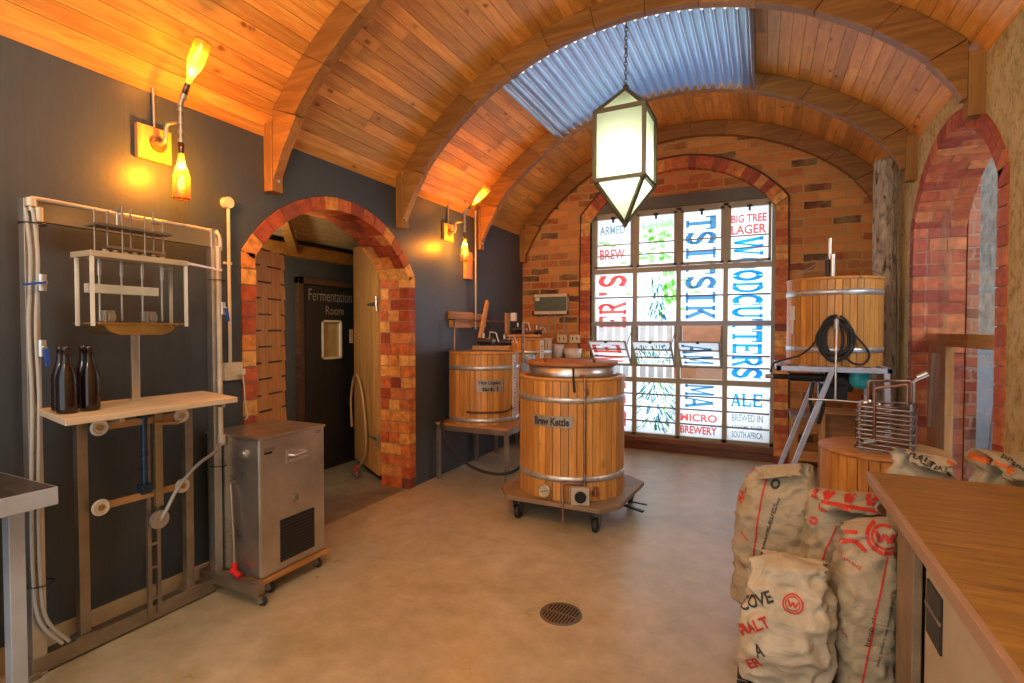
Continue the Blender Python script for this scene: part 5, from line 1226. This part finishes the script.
# ================================================================= SACKS
def sack(name, c, w, d, h, rot, lean, seed, label, cat='sack', mat=SACK, crump=.010, fold=.22, fdir=-1, pinch=.16, group='malt sacks beside the counter', nu=96, nv=72, topw=.7, tilt=(0, 0)):
    rs = random.Random(seed); so = V((rs.uniform(0, 50), rs.uniform(0, 50), rs.uniform(0, 50)))
    vs = []; Rz = Matrix.Rotation(R(rot), 3, 'Z')
    for j in range(nv + 1):
        t = j / nv
        if t < .80: z = h * t / .80; fv = 0
        else:
            q_ = (t - .80) / .20; z = h + h * fold * .42 * math.sin(q_ * PI * .62) - h * fold * .55 * q_ * q_; fv = fdir * h * fold * .8 * (q_ ** 1.5)
        prof = min(1, (t / .05) ** .5 if t < .05 else 1)
        body = 1 + .07 * math.sin(PI * min(t / .8, 1)) - .05 * t
        dep = body if t < .55 else body * (1 - (1 - pinch * .5) * min(1, ((t - .55) / .36)) ** 1.1)
        q2 = max(0, (t - .5) / .5); wid = body * (1 - (1 - topw) * q2 * q2)
        for i in range(nu):
            a = 2 * PI * i / nu; ca, sa_ = math.cos(a), math.sin(a); e = .62
            x = math.copysign(abs(ca) ** e, ca) * w / 2 * wid * prof
            y = math.copysign(abs(sa_) ** e, sa_) * d / 2 * dep * prof + fv
            p = Rz @ V((x, y, 0)) + V((lean[0] * t, lean[1] * t, 0))
            p = V((c[0] + p.x, c[1] + p.y, c[2] + z + tilt[0] * x * t * t * t + rs.uniform(-.0006, .0006)))
            k = crump * (1 + 2.2 * max(0, t - .55))
            nrm = Rz @ V((ca, sa_, 0))
            n1 = noise.noise(V((p.x * 4, p.y * 4, p.z * 4.5)) + so); n2 = noise.noise(V((p.x * 14, p.y * 14, p.z * 26)) + so)
            n3 = abs(noise.noise(V((p.x * 8 + p.z * 6, p.y * 8 - p.z * 4, p.z * 8)) + so * 2))
            n4 = abs(noise.noise(V((p.x * 17 - p.z * 5, p.y * 17 + p.z * 7, p.z * 15)) + so * 3)); p += nrm * (k * 1.6 * n1 + k * .4 * n2 - k * 2.0 * n3 - k * 2.2 * n4 + k * .6)
            p.z += k * 1.2 * n1 * t
            p.z = max(p.z, c[2] + .0)
            vs.append(p)
    fs = []
    for j in range(nv):
        for i in range(nu):
            l = (i + 1) % nu; fs.append((j * nu + i, j * nu + l, (j + 1) * nu + l, (j + 1) * nu + i))
    fs.append(tuple(range(nu))[::-1]); fs.append(tuple(range(nv * nu, (nv + 1) * nu)))
    m = MB(); m.add(vs, fs, True)
    ob = sole(m, name, mat, c, label, cat, group)
    WLOC[ob.as_pointer()] = V(c)
    tree = BVHTree.FromPolygons(vs, fs)
    return ob, tree
def decal(ob, tree, mat, name, items, O, n, upv=(0, 0, 1)):
    """items: list of (verts2d, faces) in metres about O on the plane facing n, pressed on to the sack"""
    n = V(n).normalized(); u = V(upv).cross(n).normalized(); v = n.cross(u)
    m = MB()
    for vs, fs in items:
        pos = []
        for a, b in vs:
            p = V(O) + u * a + v * b + n * .6
            hit = tree.ray_cast(p, -n, 1.4)
            pos.append((hit[0] + n * .0025 + hit[1] * .0012 * (1 if hit[1].dot(n) > 0 else -1)) if hit[0] is not None else None)
        m_ = {}; keep = []
        for i, p in enumerate(pos):
            if p is not None: m_[i] = len(keep); keep.append(p)
        ff = [tuple(m_[i] for i in f) for f in fs if all(i in m_ for i in f)]
        ff = [f for f in ff if max((keep[f[0]] - keep[f[k]]).length for k in range(1, len(f))) < .08]
        if ff: m.add(keep, ff)
    if m.f: return m.build(name, mat, ob, fixn=False)
def grid_strip(p, q, w, n=24):
    p = V((*p, 0)); q = V((*q, 0)); d = q - p; x = V((-d.y, d.x, 0)).normalized() * w / 2; vs = []; fs = []
    for i in range(n + 1):
        c = p + d * i / n
        for s in (-1, 0, 1): e = c + x * s; vs.append((e.x, e.y))
    for i in range(n):
        for s in (0, 1): fs.append((i * 3 + s, i * 3 + s + 1, i * 3 + s + 4, i * 3 + s + 3))
    return vs, fs
def poly_strip(pts, w, n=8):
    out = []
    for a, b in zip(pts[:-1], pts[1:]): out.append(grid_strip(a, b, w, n))
    return out
def ringstrip(cx_, cy_, r, w, n=28, sq=1.0):
    vs = []; fs = []
    for i in range(n):
        a = 2 * PI * i / n
        for rr in (r - w / 2, r + w / 2): vs.append((cx_ + rr * math.cos(a), cy_ + rr * sq * math.sin(a)))
    for i in range(n): j = (i + 1) % n; fs.append((2 * i, 2 * i + 1, 2 * j + 1, 2 * j))
    return vs, fs
def txt(s, w, h, x, y, rot=0, ang=0, bold=.02, cuts=1):
    vs, fs = text2d(s, w, h, bold, cuts, rot); ca, sa_ = math.cos(R(ang)), math.sin(R(ang))
    return [(x + a * ca - b * sa_, y + a * sa_ + b * ca) for a, b in vs], fs
def emblem(x, y, r, w=.009):
    it = [ringstrip(x, y, r, w), ringstrip(x, y, r * .72, w * .7)]
    it += poly_strip([(x - r * .5, y + r * .3), (x - r * .25, y - r * .35), (x, y + r * .2), (x + r * .25, y - r * .35), (x + r * .5, y + r * .3)], w)
    return it
# black crate / pallet under the sacks
m = MB()
for i in range(6): m.box(-.08, .42, 2.10 + i * .16, 2.10 + i * .16 + .13, .085, .105)
for x in (-.04, .14, .32): m.box(x, x + .07, 2.10, 3.02, .0, .085)
sole(m, 'black_pallet', plain('black_pallet_plastic', (.02, .018, .016), .6), (.18, 2.6, 0), 'low black pallet under the malt sacks', 'pallet', bevel=.004)
zS = .106
s1, tr1 = sack('malt_sack', (.04, 2.86, zS), .345, .27, .72, -10, (.055, -.03), 1, 'upright malt sack with a red stripe, the leftmost and farthest back of the pile', fold=.16, crump=.011, topw=.62, tilt=(.30, 0))
n1 = V((-.25, -1, .05))
decal(s1, tr1, INKR, 'red_print', [grid_strip((-.105, -.62), (-.045, -.05), .008, 40), txt('MALT', .11, .04, -.15, -.20, 0, 78), *poly_strip([(-.17, -.04), (-.12, .03), (-.04, .07), (.06, .07)], .030), *poly_strip([(-.17, -.09), (-.10, -.01), (-.01, .03)], .014), *poly_strip([(-.10, .09), (.0, .11), (.08, .09)], .02), grid_strip((-.15, -.33), (-.11, -.36), .006), grid_strip((-.15, -.47), (-.12, -.50), .006), ringstrip(.05, .035, .012, .010), ringstrip(-.02, .02, .010, .008)], (.05, 2.7, .84), n1)
decal(s1, tr1, INKK, 'black_print', [txt('premium malted barley', .30, .013, -.045, -.42, 0, 76), txt('net 50 kg  store in a cool dry place', .40, .012, -.075, -.55, 0, 78), ringstrip(-.005, -.075, .016, .010)], (.05, 2.7, .84), n1)
s2, tr2 = sack('malt_sack', (.31, 2.71, zS), .31, .22, .67, 6, (.03, -.05), 5, 'malt sack with a red zigzag band on top, behind the tall emblem sack', fold=.26, crump=.014, topw=.8, tilt=(.1, 0))
n2 = V((-.35, -1, .15))
zz = [(-.14 + .035 * i, .055 if i % 2 else -.02) for i in range(9)]
decal(s2, tr2, INKR, 'red_print', [*poly_strip(zz, .018), grid_strip((-.15, -.03), (.15, -.04), .014), grid_strip((-.15, .075), (.15, .065), .020), *poly_strip([(a, b + .035) for a, b in zz], .010), grid_strip((-.13, -.42), (-.045, -.13), .007, 30), ringstrip(-.10, -.07, .014, .014), ringstrip(-.135, -.135, .012, .012), grid_strip((-.02, -.05), (.08, -.06), .03)], (.33, 2.55, .80), n2)
decal(s2, tr2, INKK, 'black_print', [txt('pale ale malt', .20, .014, -.01, -.35, 0, 68), txt('25 kg', .08, .03, -.09, -.36, 0, 68)], (.33, 2.55, .78), n2)
s3, tr3 = sack('malt_sack', (.35, 2.36, zS), .205, .25, .615, 4, (.025, .03), 9, 'tall malt sack with a red circular emblem, standing against the counter end', fold=.24, crump=.010, fdir=1, topw=.8, tilt=(.35, 0))
n3 = V((-.22, -1, .12))
decal(s3, tr3, INKR, 'red_print', [*emblem(.035, .03, .055, .013), grid_strip((-.035, -.60), (.045, -.035), .006, 40), *poly_strip([(-.12, -.02), (-.06, .0), (-.02, -.03)], .016), *poly_strip([(-.11, .02), (-.05, .03)], .012), txt('malted', .09, .013, -.12, -.06, 0, -22, .0), txt('barley', .05, .015, -.115, -.33, 0, -20, .0), grid_strip((.09, .09), (.13, .10), .02)], (.33, 2.1, .72), n3)
decal(s3, tr3, INKK, 'black_print', [txt('best before see seam of the bag', .30, .012, .03, -.42, 0, 80, 0), txt('keep dry', .15, .016, .00, -.36, 0, 80, 0), txt('storage temperature', .24, .011, .075, -.30, 0, 80, 0), txt('produce of south africa', .30, .011, .06, -.55, 0, 80, 0)], (.33, 2.1, .72), n3)
s4, tr4 = sack('malt_sack', (.085, 2.27, zS), .33, .24, .44, -6, (.015, .02), 14, 'opened crumpled white malt sack slumped in front of the others', mat=SACKW, crump=.019, fold=.46, fdir=1, pinch=.35, topw=.62, tilt=(-.1, 0))
n4 = V((-.28, -1, .25))
decal(s4, tr4, INKR, 'red_print', [*emblem(.0, .03, .032, .006), txt('MALT', .13, .04, -.165, -.14, 0, 35, .03), txt('ER', .06, .035, -.13, -.25, 0, 35, .03)], (.085, 2.1, .46), n4)
decal(s4, tr4, INKK, 'black_print', [txt('COVE', .13, .045, -.17, -.05, 0, 32, .03), txt('A', .035, .045, -.10, -.19, 0, 30, .03)], (.085, 2.1, .46), n4)
# bags standing behind the far end of the counter
s5, tr5 = sack('grain_bag', (.655, 2.93, 0), .25, .22, .92, 12, (-.02, -.04), 21, 'grain bag with black capitals and orange lettering behind the far counter edge, left one', mat=SACKW, crump=.016, fold=.16, group='grain bags behind the counter', nu=72, nv=60, tilt=(-.25, 0))
n5 = V((-.25, -1, .1))
decal(s5, tr5, INKK, 'black_print', [txt('MALTING', .17, .026, -.07, .01, 0, -30, .04)], (.65, 2.8, .94), n5)
decal(s5, tr5, INKO, 'orange_print', [grid_strip((-.0, .05), (.10, -.02), .028, 12)], (.65, 2.8, .94), n5)
s6, tr6 = sack('grain_bag', (.94, 2.93, 0), .27, .24, .94, -4, (.0, -.04), 27, 'crumpled grain bag with orange print behind the far counter edge, right one', mat=SACK, crump=.02, fold=.22, group='grain bags behind the counter', nu=72, nv=60)
n6 = V((-.3, -1, .1))
decal(s6, tr6, INKO, 'orange_print', [grid_strip((-.14, -.0), (-.0, -.035), .03, 14)], (.93, 2.8, .96), n6)
decal(s6, tr6, INKK, 'black_print', [txt('pilsner', .10, .022, -.04, .01, 0, -35, .02)], (.93, 2.8, .96), n6)

# ================================================================= GLAZED ARCH ON THE RIGHT
w2 = thing('window_2', (XR + .07, BCy, 0), 'tall arched glazing in the right wall with a pine framed lower light', 'window'); del w2['category']; struct(w2)
ya, yb = BCy - BHW + .115, BCy + BHW - .115; Rin = BRr - .11
pts = [(ya, .0)] + [(y_, BZc + math.sqrt(max(Rin ** 2 - (y_ - BCy) ** 2, 0))) for y_ in [ya + (yb - ya) * i / 24 for i in range(25)]] + [(yb, .0)]
m = MB(); m.prism(pts, (XR + .07, 0, 0), (0, 1, 0), (0, 0, 1), (1, 0, 0), .005); m.build('arch_pane', ARCHGL, w2)
part('frame_rail', WOODY, w2, lambda m: (m.box(XR + .08, XR + .13, ya, yb, 1.38, 1.47), m.box(XR + .08, XR + .13, ya, yb, .0, .08)), .003)
part('frame_stile', WOODZ, w2, lambda m: (m.box(XR + .08, XR + .13, yb - .50, yb - .06, .08, 1.38), m.box(XR + .08, XR + .13, ya, ya + .05, .08, 1.38)), .003)
part('edge_strip', STEEL, w2, lambda m: (m.bar((XR + .06, yb - .30, 1.32), (XR + .06, yb - .22, .75), .012, .02),), 0)
# porch behind
o = thing('dark_glass_backing', (2.15, 5.6, 0), 'added dark teal box behind the arched glazing, standing in for its dark glass', 'cabinet')  # added box, its dark tone stands in for the arch's dark glass
part('cabinet_body', plain('dark_teal_box', (.02, .06, .08), .25), o, lambda m: m.box(2.0, 2.45, 4.6, 7.6, .05, 1.42), .01)
part('box_front', plain('dark_teal_box_front', (.025, .075, .10), .2), o, lambda m: m.box(1.98, 2.0, 5.0, 6.0, .12, 1.35), .005)
part('plinth', BLACK, o, lambda m: m.box(2.03, 2.42, 4.65, 7.55, 0, .05))
m = MB(); m.box(2.6, 2.72, 2.5, 12, 0, 4.5); struct(m.build('wall_porch_backdrop', plain('mottled_grey_backdrop', (.28, .27, .22), .9, 0, .6, 7)))  # added backdrop, shuts out the bright sky; mottling stands in for foliage
o = thing('steel_trolley', (1.75, 5.3, 0), 'bent steel tube trolley with a blue drum behind the lower arch glazing', 'trolley')
part('tube_frame', BLUEST, o, lambda m: (m.tube(smooth([(1.50, 4.6, .1), (1.52, 4.75, .7), (1.55, 4.85, 1.2), (1.58, 5.0, 1.30), (1.62, 5.15, 1.15), (1.62, 5.3, .5), (1.62, 5.4, .1)]), .02, 8), m.tube(smooth([(1.70, 4.5, .1), (1.72, 4.8, .9), (1.75, 5.1, 1.25), (1.78, 5.4, 1.1), (1.8, 5.5, .1)]), .018, 8), m.bar((1.5, 4.5, .85), (1.8, 5.5, .85), .03, .03)))
part('drum', plain('blue_drum', (.06, .22, .60), .4), o, lambda m: m.lathe([(0, 0), (.18, 0), (.19, .02), (.19, .5), (.17, .52), (0, .52)], (1.75, 4.75, .25), 24))
part('red_cover', plain('dark_red_cover', (.40, .03, .06), .5), o, lambda m: m.box(1.66, 1.74, 5.0, 5.3, .9, 1.25), .02)

# ================================================================= LIGHT, WORLD, CAMERA
def plight(loc, e, c, r=.05, typ='POINT', name='lamp_light'):
    L = bpy.data.lights.new(name, typ); L.energy = e; L.color = c
    if typ == 'POINT': L.shadow_soft_size = r
    o = bpy.data.objects.new(name, L); o.location = loc; col.objects.link(o); return o
plight((lc.x, lc.y, 2.68), 7, (1.0, .97, .84), .05, name='lantern_light')
# added warm fill: bare point lights out of view, without any lamp bodies
plight((-1.0, .8, 3.1), 62, (1.0, .85, .62), .25, name='near_fill_light')
plight((-1.0, -1.4, 3.0), 75, (1.0, .86, .64), .25, name='rear_fill_light')
plight((XL + .3, -.6, 2.4), 12, (1.0, .5, .13), .03, name='rear_amber_fill_light')  # added amber fill out of view, no bottle lamp hangs here
# daylight through the end window
A = bpy.data.lights.new('window_daylight', 'AREA'); A.shape = 'RECTANGLE'; A.size = 2.0; A.size_y = 2.6; A.energy = 48; A.color = (.72, .85, 1.0)
ao = bpy.data.objects.new('window_daylight', A); ao.location = (-.95, YB + .35, 1.6); ao.rotation_euler = (R(-90), 0, 0); col.objects.link(ao)
w = bpy.data.worlds.new('daylight'); scene.world = w; w.use_nodes = True
bg = w.node_tree.nodes['Background']; bg.inputs[0].default_value = (.80, .90, 1.0, 1); bg.inputs[1].default_value = 1.6

plight((-3.75, 2.7, 1.95), 30, (1.0, .78, .50), .06, name='passage_fill_light')  # added fill that brightens the passage, not a lamp of the place
plight((2.1, 3.9, 2.6), 60, (.95, .97, 1.0), .2, name='porch_fill_light')  # added fill for the view through the arch, no lamp known there
S_ = plight((3, -3, 9), 1.6, (1.0, .95, .85), typ='SUN', name='sun'); S_.data.angle = R(3); S_.rotation_euler = V((-.12, .5, -.86)).to_track_quat('-Z', 'Y').to_euler()
cd = bpy.data.cameras.new('camera'); cd.sensor_width = 36; cd.lens = 519 / 1024 * 36; cd.clip_start = .05
cam = bpy.data.objects.new('camera', cd); col.objects.link(cam); cam.location = (0, 0, 1.5); cam.rotation_euler = (R(90 - 1.33), 0, R(25.8))
scene.camera = cam
vs_ = scene.view_settings; vs_.view_transform = 'Standard'; vs_.look = 'None'; vs_.gamma = 1; vs_.exposure = 0.0; vs_.use_curve_mapping = False
cy = scene.cycles; cy.max_bounces = 8; cy.diffuse_bounces = 4; cy.transmission_bounces = 6; cy.transparent_max_bounces = 12; cy.sample_clamp_indirect = 6; cy.use_denoising = True; cy.caustics_reflective = False; cy.caustics_refractive = False
